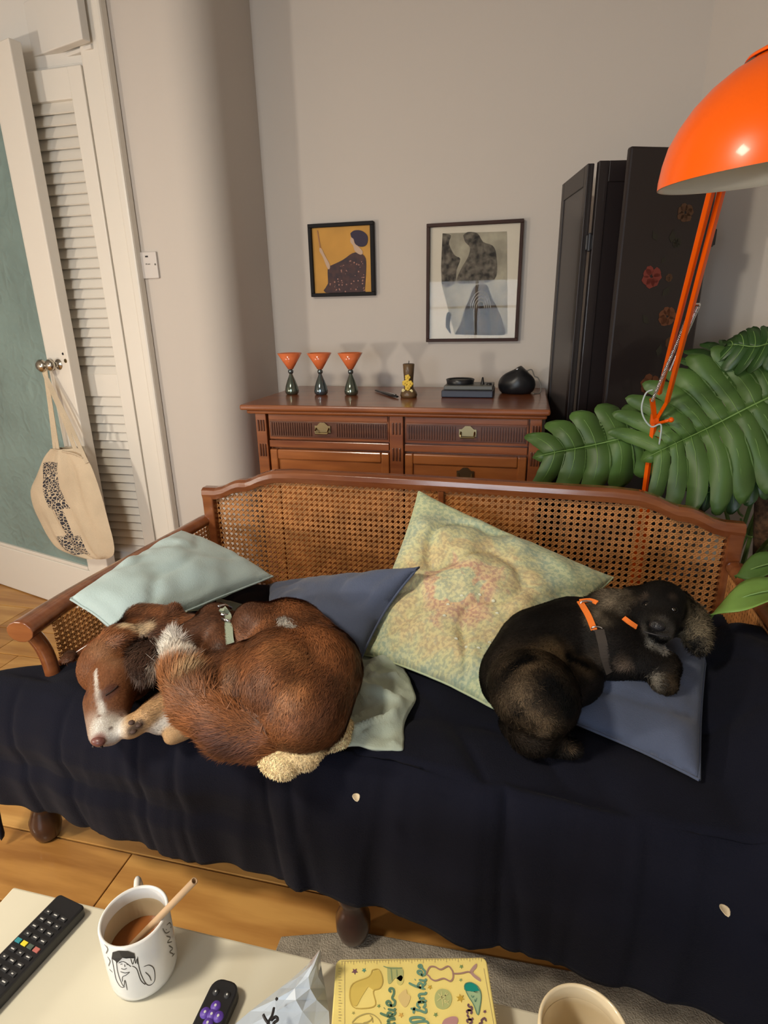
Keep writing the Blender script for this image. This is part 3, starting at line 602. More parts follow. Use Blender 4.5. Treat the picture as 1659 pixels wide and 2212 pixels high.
obj('pot', lathe([(0, 0), (.13, 0), (.15, .02), (.19, .40), (.195, .44), (.18, .44), (.172, .40), (0, .40)], pot, 40), M['pot'], pl, smooth=True)
obj('soil', lathe([(0, .41), (.175, .405)], pot, 30), M['soil'], pl, smooth=True)
for i, (x, y_, dx, dy) in enumerate(((1535, 1060, 60, 40), (1590, 1060, 14, 55), (1630, 1180, 30, -60), (1600, 1120, 26, 40), (1480, 1090, 40, 20))):
    a_ = py(x, y_, 1.72); b_ = py(x+dx, y_+dy, 1.66); obj('air_root', tube(spline([a_, a_.lerp(b_, .5)+V(0, 0, -.02), b_], 5), .003, 6), M['stem'], pl, smooth=True)

# ------------------------------------------------------------------ sofa
sf = thing('sofa', 'long cane-backed wooden sofa with a stepped top rail, under a navy cover', 'sofa', (-0.2, 1.15, 0))
SO = V(-0.2, 1.52, 0); SR = Matrix.Rotation(R(-2.6), 3, 'Z')
def sl_(x, y, z): return SO+SR @ V(x, y, z)
HW = 0.745
def ztop(x):
    a = abs(x)
    pts = [(0, .822), (.44, .820), (.505, .815), (.545, .803), (.575, .789), (.592, .783), (.62, .781), (.645, .772), (.672, .758), (.70, .751), (.80, .748)]
    for (x0, z0), (x1, z1) in zip(pts, pts[1:]):
        if x0 <= a <= x1: return z0+(z1-z0)*(a-x0)/(x1-x0)
    return .748
xs = sorted(set([i*0.0125*s for i in range(60) for s in (1, -1)]+[HW, -HW, .592, -.592])); xs = [x for x in xs if abs(x) <= HW]
vs = []; fs = []
for x in xs:                               # top rail section: rounded rectangle
    zt = ztop(x); h = 0.036
    for (dy, dz) in ((-.020, -h), (-.024, -.02), (-.022, -.006), (-.012, 0), (.010, 0), (.018, -.008), (.018, -h)): vs.append(sl_(x, dy, zt+dz))
n = 7
for i in range(len(xs)-1):
    for j in range(n): fs.append((i*n+j, i*n+(j+1) % n, (i+1)*n+(j+1) % n, (i+1)*n+j))
fs += [tuple(range(n-1, -1, -1)), tuple((len(xs)-1)*n+j for j in range(n))]
obj('top_rail', (vs, fs), M['sofawood'], sf, bev=0.0015)
for s in (-1, 1):
    obj('back_post', MB().add(prism([sl_(s*HW, -.022, 0.02), sl_(s*(HW-.036), -.022, 0.02), sl_(s*(HW-.036), -.022, .74), sl_(s*HW, -.022, .74)], SR @ V(0, .04, 0))).g, M['sofawood'], sf, bev=0.004)
obj('back_stile', prism([sl_(-.008, -.016, .42), sl_(.008, -.016, .42), sl_(.008, -.016, .80), sl_(-.008, -.016, .80)], SR @ V(0, .028, 0)), M['sofawood'], sf, bev=0.003)
obj('lower_rail', prism([sl_(-HW, -.02, .36), sl_(HW, -.02, .36), sl_(HW, -.02, .42), sl_(-HW, -.02, .42)], SR @ V(0, .035, 0)), M['sofawood'], sf, bev=0.003)
def strip(p, q, wd, nrm, th=0.0009):       # cane strand: flat bar
    p, q = Vector(p), Vector(q); s = (q-p).cross(nrm).normalized()*wd/2; k = nrm*th/2
    return ([p+s+k, p-s+k, p-s-k, p+s-k, q+s+k, q-s+k, q-s-k, q+s-k], [(0, 1, 5, 4), (1, 2, 6, 5), (2, 3, 7, 6), (3, 0, 4, 7)])
def cane(P, x0, x1, z0, zt, nrm, name, par, pt=0.0165):
    """six-way cane weave between x0..x1, z0..zt(x); P(x, dy, z) maps to the room"""
    g = MB()
    k = 0; x = x0
    while x < x1:
        zz = zt(x)
        for e in (-.0021, .0021): g.add(strip(P(x+e, 0.0012, z0), P(x+e, 0.0012, zz), .0026, nrm))
        x += pt
    z = z0
    zmax = max(zt(x0+(x1-x0)*i/40) for i in range(41))
    while z < zmax:
        a, b = x0, x1
        while a < x1 and zt(a) < z: a += .004
        while b > x0 and zt(b) < z: b -= .004
        for e in (-.0021, .0021): g.add(strip(P(a, -0.0004, z+e), P(b, -0.0004, z+e), .0026, nrm))
        z += pt
    for sg in (1, -1):                      # diagonals pass through the weave crossings' mid cells
        c = -(zmax-z0)
        c0 = math.floor(-(zmax-z0)/pt)*pt
        c = c0+pt*.5
        while c < (x1-x0)+(zmax-z0):
            pts = []
            for i in range(0, 60):
                zz = z0+(zmax-z0)*i/59; xx = x0+c+(zz-z0) if sg > 0 else x0+c-(zz-z0)
                pts.append((xx, zz))
            ins = [p for p in pts if x0 <= p[0] <= x1 and p[1] <= zt(p[0])]
            if len(ins) > 1: g.add(strip(P(ins[0][0], -.0022*sg, ins[0][1]), P(ins[-1][0], -.0022*sg, ins[-1][1]), .0024, nrm))
            c += pt
    o = obj(name, g.g, M['cane'], par); o['kind'] = 'stuff'; return o
nb = SR @ V(0, -1, 0)
for a_, b_ in ((-HW+.034, -.006), (.006, HW-.034)): cane(sl_, a_, b_, .425, lambda x: ztop(x)-.034, nb, 'cane_panel', sf)
# arms
def arm(s):
    if s < 0: P = [py(446, 1122, 1.545), py(300, 1205, 1.32), py(160, 1288, 1.08), pz(42, 1366, .598)]
    else: P = [V(.532, 1.46, .640), V(.534, 1.30, .636), V(.538, 1.10, .628), V(.55, .84, .612)]
    rl = obj('arm_rail', tube(spline(P, 8), [.020+.010*(i/24) for i in range(25)], 14, flat=(1.1, .85)), M['sofawood'], sf, smooth=False, bev=0.002)
    for p in rl.data.polygons: p.use_smooth = len(p.vertices) == 4
    e = P[3]; i_ = Vector((-s*.016, 0.02, 0))
    obj('arm_post', tube(spline([e+V(-s*.006, .02, -.006), e+V(-s*.02, .035, -.07), e+V(-s*.03, .03, -.16), e+V(-s*.02, .02, -.30)], 6), .017, 10), M['sofawood'], sf, smooth=True)
    obj('arm_cane_rail', tube([P[0]+V(-s*.012, 0, -.155), P[3]+V(-s*.02, .06, -.12)], .010, 8), M['sofawood'], sf, smooth=True)
    a, b = P[0]+V(-s*.012, -.01, 0), P[3]+V(-s*.018, .07, 0); d = (b-a); L = d.length
    def Pm(x, dy, z):
        q = a.lerp(b, x/L); nn = Vector((d.y, -d.x, 0)).normalized()*s; return Vector((q.x, q.y, z+(b.z-a.z)*x/L))+nn*dy
    cane(Pm, 0, L, a.z-.15, lambda x: a.z-.012, (Vector((d.y, -d.x, 0)).normalized()), 'cane_panel', sf, .013)
arm(-1); arm(1)
obj('seat_frame', MB().add(prism([V(-1.08, .90, .13), V(.55, .76, .13), V(.55, .76, .24), V(-1.08, .90, .24)], (0.003, .03, 0))).add(prism([V(-1.08, .92, .30), V(.54, .78, .30), V(.54, 1.46, .30), V(-.96, 1.52, .30)], (0, 0, .05))).g, M['sofawood'], sf)
for p in (pz(100, 1812, 0), pz(762, 2040, 0), V(.50, .79, 0)):
    obj('foot', lathe([(0, 0), (.022, 0), (.030, .012), (.036, .035), (.036, .06), (.026, .085), (.022, .10), (.030, .115), (.032, .15), (0, .15)], (p.x, p.y+.01, 0.0095 if p.x > -.5 else 0), 20), M['darkwood'], sf, smooth=True)
for s in (-1, 1): obj('foot', lathe([(0, 0), (.022, 0), (.032, .03), (.025, .10), (0, .14)], sl_(s*.70, -.06, 0), 16), M['darkwood'], sf, smooth=True)

# navy cover: puffy seat mattress with its skirt, running up over the right arm
def ss(a, b, x): t = min(1, max(0, (x-a)/(b-a))); return t*t*(3-2*t)
folds = [(random.uniform(-1.1, .5), random.uniform(.006, .012), random.uniform(-1, 1)) for _ in range(30)]
def yfront(x): return .765-.098*(x+.13)
NU, NV1, NV2 = 230, 60, 46
def cover(u, v):
    """u 0..1 left to right; v 0..1 back to front edge, 1..2 down the front"""
    if v <= 1:
        yf = yfront(-1.19+1.80*u); y = 1.478+(yf+.05-1.478)*v; z = .478
    else:
        t = v-1; yf = yfront(-1.19+1.80*u)
        prof = [(.05, .478), (.02, .470), (-.008, .445), (-.028, .405), (-.034, .365), (-.024, .330), (-.020, .305), (-.032, .270), (-.026, .22), (-.014, .165)]
        k = t*9; i = min(8, int(k)); q = k-i; sm_ = ss(-.75, -.25, -1.19+1.8*u)
        y = yf+prof[i][0]*(1-q)+prof[i+1][0]*q; z = prof[i][1]*(1-q)+prof[i+1][1]*q
        y = y*(1-sm_)+sm_*(yf+.05-.075*math.sin(min(1, t*1.15)*1.57)+.028*t)
    xl = -.965-.235*(1-ss(.90, 1.03, y)); xr = .66-.14*ss(.90, 1.02, y)
    x = xl+(xr-xl)*u
    # arm ramp on the right
    ramp = ss(.36, .485, x)*.125*(1-.75*ss(1.22, 1.38, y))
    if v <= 1: z += ramp*(1-.25*ss(.7, 1.0, v)) ; z -= .045*ss(.95, 1.0, 1-v)
    else: z += ramp*.75*(1-(v-1)); y -= .03*ss(.42, .6, x)*math.sin((v-1)*2.2)
    # puffiness and wrinkles
    zz = wob((x, y, 0), 5, 1)*.008+wob((x, y, z*.3), 13, 2)*.0028
    r1 = (1-abs(wob((x*1.0+.4*y, y*.6, 0), 7, 5)))**5*.011
    if v <= 1: z += zz-r1*.8
    else: y += zz*.8
    if v > .8:
        k = ss(.8, 1.2, v)
        for (fx, fw, fa) in folds:
            d = (x-fx-.05*(v-1.3)*fa)/fw
            if abs(d) < 3: y += k*.006*math.exp(-d*d)*(1 if fa > 0 else -.4)
    e = ss(0, .03, u)                         # left edge tucks down
    if y > 1.0: e = ss(0, .015, u)
    z = z*e+(z-.14*(1-e) if True else 0)*(1-e)
    if v > 1: x += .012*math.sin(y*30+u*40)*.3; y += .006*math.sin(x*23)+.004*math.sin(x*57+1)*(v-1)
    if v > 1: z += (v-1)*(.006*math.sin(x*11)+.004*math.sin(x*31))
    return V(x, y, z)
vv = [i/NV1 for i in range(NV1)]+[1+i/NV2 for i in range(NV2+1)]
vs = []; fs = []
for v in vv:
    for i in range(NU+1): vs.append(cover(i/NU, v))
for a in range(len(vv)-1):
    for i in range(NU): q = a*(NU+1)+i; fs.append((q, q+1, q+NU+2, q+NU+1))
cv = obj('sofa_cover', (vs, fs), M['navy'], None, smooth=True, solid=0.012)
tag(cv, 'rumpled navy cotton cover hanging over the sofa seat and right arm', 'cover')

# ------------------------------------------------------------------ cushions
def pillow(name, label, corners, thick, m, seed=0, n=34, pinch=.10, wr=.006, back=.6, uvs=False, group=None, wsc=9, seam=True):
    A, B, Cc, D = [Vector(c) for c in corners]
    nn = ((Cc-A).cross(D-B)).normalized()
    if nn.z < 0 and abs(nn.z) > .1 or (abs(nn.z) <= .1 and nn.y > 0): nn = -nn
    vs = []; fs = []; uv = []
    def S_(u, v, h, sgn):
        uu = u*(1-pinch*(1-v*v)); v2 = v*(1-pinch*(1-u*u)); a, b = (uu+1)/2, (v2+1)/2
        p = A*(1-a)*(1-b)+B*a*(1-b)+Cc*a*b+D*(1-a)*b
        e = ((1-u*u)*(1-v*v)); hh = max(0, e)**.42*thick*h
        w_ = (wob(p+nn*sgn, wsc, seed)*wr*1.5+wob(p+nn*sgn, wsc*2.6, seed+1)*wr*.6-(1-abs(wob(p+nn*sgn*.3, wsc*.8, seed+3)))**6*wr*2.2)*min(1, e*3+.15)
        return p+nn*(sgn*hh+w_)
    for sgn, h in ((1, 1), (-1, back)):
        o_ = len(vs)
        for i in range(n+1):
            for j in range(n+1):
                u, v = math.sin((i/n*2-1)*math.pi/2), math.sin((j/n*2-1)*math.pi/2); u = .5*u+.5*(i/n*2-1); v = .5*v+.5*(j/n*2-1)
                vs.append(S_(u, v, h, sgn)); uv.append(((u+1)/2, (v+1)/2))
        for i in range(n):
            for j in range(n):
                q = o_+i*(n+1)+j; f_ = (q, q+1, q+n+2, q+n+1); fs.append(f_ if sgn < 0 else f_[::-1])
    root = thing(name, label, 'cushion', (A+B+Cc+D)/4, group)
    o = obj('case', (vs, fs, None, uv), m, root, smooth=True)
    bm = bmesh.new(); bm.from_mesh(o.data); bmesh.ops.remove_doubles(bm, verts=bm.verts, dist=.0008); bmesh.ops.recalc_face_normals(bm, faces=bm.faces); bm.to_mesh(o.data); bm.free()
    if seam:
        P = []
        for (u0, v0), (u1, v1) in (((-1, -1), (1, -1)), ((1, -1), (1, 1)), ((1, 1), (-1, 1)), ((-1, 1), (-1, -1))):
            for k in range(16): t_ = k/16; P.append(S_(u0+(u1-u0)*t_, v0+(v1-v0)*t_, 0, 1))
        P.append(P[0]); obj('seam', tube(P, .0028, 6, False), m, root, smooth=True)
    return root
pm = mat('paisley_print', (0.4, 0.42, 0.25), 0.85, sheen=0.15, bump=0.3, bscale=300); nt = pm.node_tree; b_ = nt.nodes['Principled BSDF']
tcn = nd(nt, 'ShaderNodeTexCoord'); n1 = nd(nt, 'ShaderNodeTexNoise'); n1.inputs['Scale'].default_value = 7; n1.inputs['Detail'].default_value = 4; n1.inputs['Distortion'].default_value = 1.2
nt.links.new(tcn.outputs['UV'], n1.inputs[0])
ds = nd(nt, 'ShaderNodeVectorMath', operation='DISTANCE'); ds.inputs[1].default_value = (.46, .56, 0); nt.links.new(tcn.outputs['UV'], ds.inputs[0])
ad = nd(nt, 'ShaderNodeMath', operation='MULTIPLY_ADD'); nt.links.new(n1.outputs[0], ad.inputs[0]); ad.inputs[1].default_value = .36; nt.links.new(ds.outputs['Value'], ad.inputs[2])
rp = nd(nt, 'ShaderNodeValToRGB'); nt.links.new(ad.outputs[0], rp.inputs[0]); cr = rp.color_ramp
stops = [(0.0, (.34, .14, .10)), (.20, (.36, .32, .17)), (.27, (.33, .33, .18)), (.30, (.46, .15, .10)), (.36, (.44, .17, .11)), (.42, (.42, .33, .15)), (.50, (.46, .26, .12)), (.58, (.38, .35, .17)), (.66, (.25, .31, .20)), (.76, (.33, .38, .19)), (1.0, (.25, .32, .18))]
cr.elements[0].position = 0; cr.elements[0].color = (*stops[0][1], 1); cr.elements[1].position = 1; cr.elements[1].color = (*stops[-1][1], 1)
for p_, c_ in stops[1:-1]: e_ = cr.elements.new(p_); e_.color = (*c_, 1)
n2 = nd(nt, 'ShaderNodeTexVoronoi'); n2.inputs['Scale'].default_value = 30; n2.feature = 'F1'
mxv = nd(nt, 'ShaderNodeMixRGB'); mxv.inputs[0].default_value = .07; nt.links.new(tcn.outputs['UV'], mxv.inputs[1]); nt.links.new(n1.outputs[1], mxv.inputs[2]); nt.links.new(mxv.outputs[0], n2.inputs[0])
r2 = nd(nt, 'ShaderNodeValToRGB'); nt.links.new(n2.outputs[0], r2.inputs[0]); r2.color_ramp.elements[0].position = .12; r2.color_ramp.elements[1].position = .34; r2.color_ramp.elements[0].color = (1, 1, 1, 1); r2.color_ramp.elements[1].color = (0, 0, 0, 1)
n3 = nd(nt, 'ShaderNodeTexNoise'); n3.inputs['Scale'].default_value = 48; n3.inputs['Detail'].default_value = 5; nt.links.new(tcn.outputs['UV'], n3.inputs[0])
r3 = nd(nt, 'ShaderNodeValToRGB'); nt.links.new(n3.outputs[0], r3.inputs[0]); r3.color_ramp.elements[0].position = .44; r3.color_ramp.elements[1].position = .56; r3.color_ramp.elements[0].color = (.13, .17, .15, 1); r3.color_ramp.elements[1].color = (.62, .56, .31, 1)
m1 = nd(nt, 'ShaderNodeMixRGB'); m1.inputs[0].default_value = .38; nt.links.new(rp.outputs[0], m1.inputs[1]); nt.links.new(r3.outputs[0], m1.inputs[2])
m2 = nd(nt, 'ShaderNodeMixRGB'); m2.inputs[2].default_value = (.20, .23, .19, 1); nt.links.new(m1.outputs[0], m2.inputs[1])
mf = nd(nt, 'ShaderNodeMath', operation='MULTIPLY'); mf.inputs[1].default_value = .30; nt.links.new(r2.outputs[0], mf.inputs[0]); nt.links.new(mf.outputs[0], m2.inputs[0])
gmx = nd(nt, 'ShaderNodeGamma'); gmx.inputs[1].default_value = .66; nt.links.new(m2.outputs[0], gmx.inputs[0]); hs = nd(nt, 'ShaderNodeHueSaturation'); hs.inputs['Saturation'].default_value = 1.2; hs.inputs['Hue'].default_value = .515; nt.links.new(gmx.outputs[0], hs.inputs['Color']); nt.links.new(hs.outputs[0], b_.inputs['Base Color'])
pat = pillow('cushion', 'large green and pink paisley patterned cushion, standing on its corner against the cane back', [py(905, 1062, 1.435), py(1325, 1248, 1.36), pz(1075, 1535, .495), pz(768, 1408, .505)], .075, pm, 11, n=70, pinch=.06, wr=.009, wsc=9)
# small white beads of print on the patterned cushion
_pc = [c for c in pat.children if c.name.startswith('case')][0]
_tr = BVHTree.FromPolygons([v.co+base(_pc) for v in _pc.data.vertices], [tuple(p.vertices) for p in _pc.data.polygons])
CC = [(998, 1287), (1036, 1285), (968, 1306), (960, 1330), (1066, 1298), (1074, 1325), (985, 1380), (1008, 1398), (1058, 1388), (1034, 1400)]
_dm = flat('bead_print', (.62, .62, .48))
for x, y_ in CC:
    h = _tr.ray_cast(V(0, 0, EYE), ray(x, y_).normalized())
    if h[0] is not None: obj('printed_bead', sphere(h[0], (.0045, .0012, .0038), 10, 6), _dm, pat, smooth=True)
pillow('cushion', 'slate blue plain cushion behind the brown dog, leaning on the cane back', [py(583, 1262, 1.42), py(905, 1226, 1.17), pz(775, 1432, .50), pz(560, 1440, .50)], .075, M['navy2'], 21, pinch=.09, wr=.006, back=.2)
pillow('cushion', 'pale blue-grey pillow draped over the left sofa arm', [pz(152, 1294, .655), py(392, 1146, 1.44), py(590, 1245, 1.36), pz(262, 1378, .585)], .065, M['ltblue'], 31, pinch=.03, wr=.006)
pillow('cushion', 'flattened slate blue cushion lying under the black dog', [pz(1510, 1685, .495), pz(1205, 1550, .50), pz(1310, 1330, .53), pz(1530, 1380, .545)], .055, M['navy2'], 41, pinch=.04, wr=.006, back=.1)
# sage throw
A_, B_, C_, D_ = pz(470, 1268, .53), pz(850, 1385, .50), pz(868, 1625, .485), pz(560, 1615, .485)
vs = []; fs = []; N = 70
for i in range(N+1):
    for j in range(N+1):
        u, v = i/N, j/N; u2 = u+.08*math.sin(v*math.pi)*ss(.5, 1, u); p = A_*(1-u2)*(1-v)+B_*u2*(1-v)+C_*u2*v+D_*(1-u2)*v
        e = min(u, v, 1-u, 1-v); p = p+V(wob((v*3, u*3, 0), 1.5, 3)*.012, wob((u*3, v*3, 0), 1.5, 4)*.012, 0)
        z = .492+(1-abs(wob(p+V(0, 0, 1), 9, 8)))**4*.026+(1-abs(wob(p+V(0, 0, 2), 17, 5)))**4*.010+wob(p, 26, 9)*.004; z = .489+(z-.489)*min(1, e*12+.15)
        vs.append(V(p.x, p.y, z+max(0, .02*(ss(1.2, 1.4, p.y)))))
for i in range(N):
    for j in range(N): q = i*(N+1)+j; fs.append((q, q+1, q+N+2, q+N+1))
tag(obj('throw', (vs, fs), M['sage'], None, smooth=True, solid=.006), 'crumpled sage green cotton throw between the brown dog and the patterned cushion', 'throw')

# ------------------------------------------------------------------ animals
def attrmat(name, rough=.55, sheen=.0, spec=.35):
    m = bpy.data.materials.new(name); m.use_nodes = True; nt = m.node_tree; b = nt.nodes['Principled BSDF']
    a = nd(nt, 'ShaderNodeAttribute', attribute_name='coat'); nt.links.new(a.outputs['Color'], b.inputs['Base Color'])
    b.inputs['Roughness'].default_value = rough; b.inputs['Sheen Weight'].default_value = sheen; b.inputs['Specular IOR Level'].default_value = spec
    return m
M['skin'] = attrmat('dog_coat_base', .8); M['fur'] = attrmat('dog_fur_strands', .5, spec=.35); M['furdark'] = attrmat('dark_fur_strands', .6, spec=.14); M['skindark'] = attrmat('dark_coat_base', .8, spec=.1)
def capsule(p0, r0, p1, r1, n=14, k=6):
    p0, p1 = Vector(p0), Vector(p1); d = p1-p0
    if d.length < 1e-5: return sphere(p0, r0, n, 8)
    t = d.normalized(); P = []; rr = []
    for i in range(k+1): a = math.pi/2*i/k; P.append(p0-t*r0*math.cos(a)); rr.append(max(r0*math.sin(a), r0*.05))
    for i in range(k+1): a = math.pi/2*i/k; P.append(p1+t*r1*math.sin(a)); rr.append(max(r1*math.cos(a), r1*.05))
    return tube(P, rr, n)
def ell(c, r, ax=None, up=None):
    Mx = None
    if ax is not None:
        a = Vector(ax).normalized(); u = Vector(up or (0, 0, 1)); s = a.cross(u).normalized(); u = s.cross(a)
        Mx = Matrix((a, s, u)).transposed()
    return sphere(c, r, 20, 12, Mx)
def turb(Q, fq):
    o = 0
    for i, (a, b, cc) in enumerate(((1, .6, .3), (-.5, 1, .4), (.3, -.7, 1), (.8, -.4, -.6), (-.2, .9, -.8))):
        o = o+np.sin(fq*(Q[:, 0]*a+Q[:, 1]*b+Q[:, 2]*cc)*(1+.23*i)+i*1.9+1.3*np.sin(fq*.4*(Q[:, 0]*b-Q[:, 1]*cc+Q[:, 2]*a)+i))
    return o/2.6
def animal(root, prims, voxel, smooth, spots, fur_n, seed, floor_z=None, wd=.0009, var=.3, jit=.13, brindle=0, fm='fur'):
    """prims: dict(g=geometry, a=point, b=point, r=radius, c=colour, L=fur length, f=flow or None).
       One continuous remeshed body plus a fur mesh; colour = blend of the nearest prims, then painted spots."""
    mb = MB()
    for p in prims: mb.add(p['g'])
    me = bpy.data.meshes.new('tmp'); me.from_pydata([tuple(v) for v in mb.v], [], mb.f); me.update()
    o = bpy.data.objects.new('tmp', me); C.objects.link(o)
    k = o.modifiers.new('r', 'REMESH'); k.mode = 'VOXEL'; k.voxel_size = voxel
    k = o.modifiers.new('s', 'SMOOTH'); k.factor = .6; k.iterations = smooth
    dg = bpy.context.evaluated_depsgraph_get(); me2 = bpy.data.meshes.new_from_object(o.evaluated_get(dg), depsgraph=dg)
    bpy.data.objects.remove(o); me2.name = 'body'; me2.materials.clear(); me2.materials.append(M['skindark' if fm == 'furdark' else 'skin'])
    n = len(me2.vertices); P = np.zeros(n*3); me2.vertices.foreach_get('co', P); P = P.reshape(-1, 3)
    N = np.zeros(n*3); me2.vertices.foreach_get('normal', N); N = N.reshape(-1, 3)
    A = np.array([p['a'] for p in prims], float); B = np.array([p['b'] for p in prims], float); r = np.array([p['r'] for p in prims])
    col = np.array([p['c'] for p in prims]); Lf = np.array([p['L'] for p in prims])
    F = np.array([(Vector(p['f']) if p.get('f') is not None else (Vector(p['b'])-Vector(p['a']))).normalized() if (p.get('f') is not None or (Vector(p['b'])-Vector(p['a'])).length > 1e-5) else Vector((0, 0, -1)) for p in prims], float)
    D = B-A; DD = (D*D).sum(1)+1e-9
    def fields(Q):
        t = np.clip(((Q[:, None, :]-A)*D).sum(2)/DD, 0, 1)
        d = np.linalg.norm(Q[:, None, :]-(A+t[..., None]*D), axis=2)/r
        w = 1/(np.maximum(d, .3)**9); w /= w.sum(1, keepdims=True)
        c = w @ col
        for s in spots:                          # (centre, radius, colour, softness[, axis end])
            c0 = np.array(s[0], float)
            if len(s) > 4: e = np.array(s[4], float)-c0; tt = np.clip(((Q-c0) @ e)/(e @ e), 0, 1); dd = np.linalg.norm(Q-c0-tt[:, None]*e, axis=1)
            else: dd = np.linalg.norm(Q-c0, axis=1)
            nz = np.sin(Q[:, 0]*190+Q[:, 1]*80)*np.sin(Q[:, 1]*170-Q[:, 2]*90)*.12
            kk = 1-np.clip((dd/s[1]-1+nz)/s[3]+.5, 0, 1); c = c*(1-kk[:, None])+np.array(s[2])*kk[:, None]
        if brindle:
            nz = turb(Q, 110)*.6+turb(Q, 45)*.6
            lum = np.clip((c.mean(1)-.010)/.02, 0, 1)
            c = c*(1+lum*np.clip(nz, -.8, 1.1)*brindle)[:, None]
        return c, w @ Lf, w @ F
    def setcol(me, c):
        at = me.color_attributes.new('coat', 'FLOAT_COLOR', 'POINT'); at.data.foreach_set('color', np.concatenate([c, np.ones((len(c), 1))], 1).astype(np.float32).ravel())
    tree = BVHTree.FromPolygons([tuple(p) for p in P], [tuple(p.vertices) for p in me2.polygons])
    def hit(x, y, lift=0.0):
        h = tree.ray_cast(Vector((0, 0, EYE)), ray(x, y).normalized())
        if h[0] is None: return pz(x, y, .56)
        return h[0]+h[1]*lift
    if callable(spots): spots = spots(hit)
    c, _, _ = fields(P)
    off = np.array(base(root))
    me2.vertices.foreach_set('co', (P-off).ravel()); setcol(me2, c*(.85))
    me2.polygons.foreach_set('use_smooth', [True]*len(me2.polygons)); me2.update()
    bo = bpy.data.objects.new('body', me2); C.objects.link(bo); bo.parent = root
    # fur
    rs = np.random.RandomState(seed); me2.calc_loop_triangles(); m = len(me2.loop_triangles)
    T = np.zeros(m*3, int); me2.loop_triangles.foreach_get('vertices', T); T = T.reshape(-1, 3)
    ar = np.linalg.norm(np.cross(P[T[:, 1]]-P[T[:, 0]], P[T[:, 2]]-P[T[:, 0]]), axis=1)
    fN = N[T].mean(1)
    ar = ar*np.where(fN[:, 2] < -.55, .1, 1)
    ids = rs.choice(m, fur_n, p=ar/ar.sum()); b1 = rs.rand(fur_n, 2); fl_ = b1.sum(1) > 1; b1[fl_] = 1-b1[fl_]
    w3 = np.stack([1-b1.sum(1), b1[:, 0], b1[:, 1]], 1)
    Q = (P[T[ids]]*w3[..., None]).sum(1); NN = (N[T[ids]]*w3[..., None]).sum(1); NN /= np.linalg.norm(NN, axis=1, keepdims=True)
    c, L, Fl = fields(Q)
    Fl = Fl+0.28*np.stack([np.sin(Q[:, 1]*38+Q[:, 2]*25), np.sin(Q[:, 0]*33+2), np.sin(Q[:, 0]*41-Q[:, 1]*29)], 1)+rs.randn(fur_n, 3)*jit
    Fl -= NN*(Fl*NN).sum(1, keepdims=True); Fl /= np.linalg.norm(Fl, axis=1, keepdims=True)+1e-9
    lift = .20+.10*rs.rand(fur_n, 1); d = Fl+NN*lift; d /= np.linalg.norm(d, axis=1, keepdims=True)
    L = (L*(.65+.6*rs.rand(fur_n)))[:, None]; sd = np.cross(d, NN); sd /= np.linalg.norm(sd, axis=1, keepdims=True)
    wv = wd*(.7+.6*rs.rand(fur_n, 1))*np.clip(L/.012, .6, 1.5)
    p0 = Q-NN*.001; p1 = Q+d*L*.5; p2 = Q+d*L*.95-NN*L*.06+Fl*L*.05+sd*(rs.randn(fur_n, 1)*L*.06)
    if floor_z is not None: p1[:, 2] = np.maximum(p1[:, 2], floor_z); p2[:, 2] = np.maximum(p2[:, 2], floor_z)
    VV = np.stack([p0-sd*wv*.5, p0+sd*wv*.5, p1+sd*wv*.45, p1-sd*wv*.45, p2], 1).reshape(-1, 3)-off
    k = np.arange(fur_n)*5
    me3 = bpy.data.meshes.new('fur'); me3.vertices.add(fur_n*5); me3.vertices.foreach_set('co', VV.astype(np.float32).ravel())
    loops = np.stack([k, k+1, k+2, k+3, k+3, k+2, k+4], 1).ravel(); me3.loops.add(fur_n*7); me3.loops.foreach_set('vertex_index', loops.astype(np.int32))
    me3.polygons.add(fur_n*2); me3.polygons.foreach_set('loop_start', np.stack([np.arange(fur_n)*7, np.arange(fur_n)*7+4], 1).ravel().astype(np.int32))
    me3.polygons.foreach_set('loop_total', np.tile([4, 3], fur_n).astype(np.int32)); me3.update(calc_edges=True)
    tone = (.52+.96*rs.rand(fur_n, 1))*(1+var*np.clip(turb(Q, 34)*.7+turb(Q-Fl*0, 95)*.5, -1, 1.3))[:, None]
    cc = np.clip(c*tone, 0, 1); cc = np.repeat(cc[:, None, :], 5, 1)*np.array([.7, .7, 1.0, 1.0, 1.15])[None, :, None]
    setcol(me3, np.clip(cc, 0, 1).reshape(-1, 3)); me3.materials.append(M[fm])
    me3.polygons.foreach_set('use_smooth', [True]*len(me3.polygons))
    nv = np.repeat(NN[:, None, :], 5, 1).reshape(-1, 3)
    me3.normals_split_custom_set_from_vertices([tuple(v) for v in nv])
    fo = bpy.data.objects.new('fur', me3); C.objects.link(fo); fo.parent = root; fo['kind'] = 'stuff'
    return hit
def cap(a, ra, b, rb, c, L=.012, f=None): return dict(g=capsule(a, ra, b, rb), a=a, b=b, r=(ra+rb)/2, c=c, L=L, f=f)
def el(c0, r, c, L=.012, ax=None, up=None, f=None):
    a = Vector(ax).normalized() if ax is not None else Vector((1, 0, 0)); h = max(0, r[0]-min(r[1], r[2]))
    return dict(g=ell(c0, r, ax, up), a=Vector(c0)-a*h, b=Vector(c0)+a*h, r=(r[1]+r[2])/2, c=c, L=L, f=f)
BR = (.190, .068, .023); BRd = (.100, .038, .017); BRl = (.26, .105, .038); TAN = (.50, .31, .15); WH = (.66, .62, .56); PK = (.34, .15, .11)
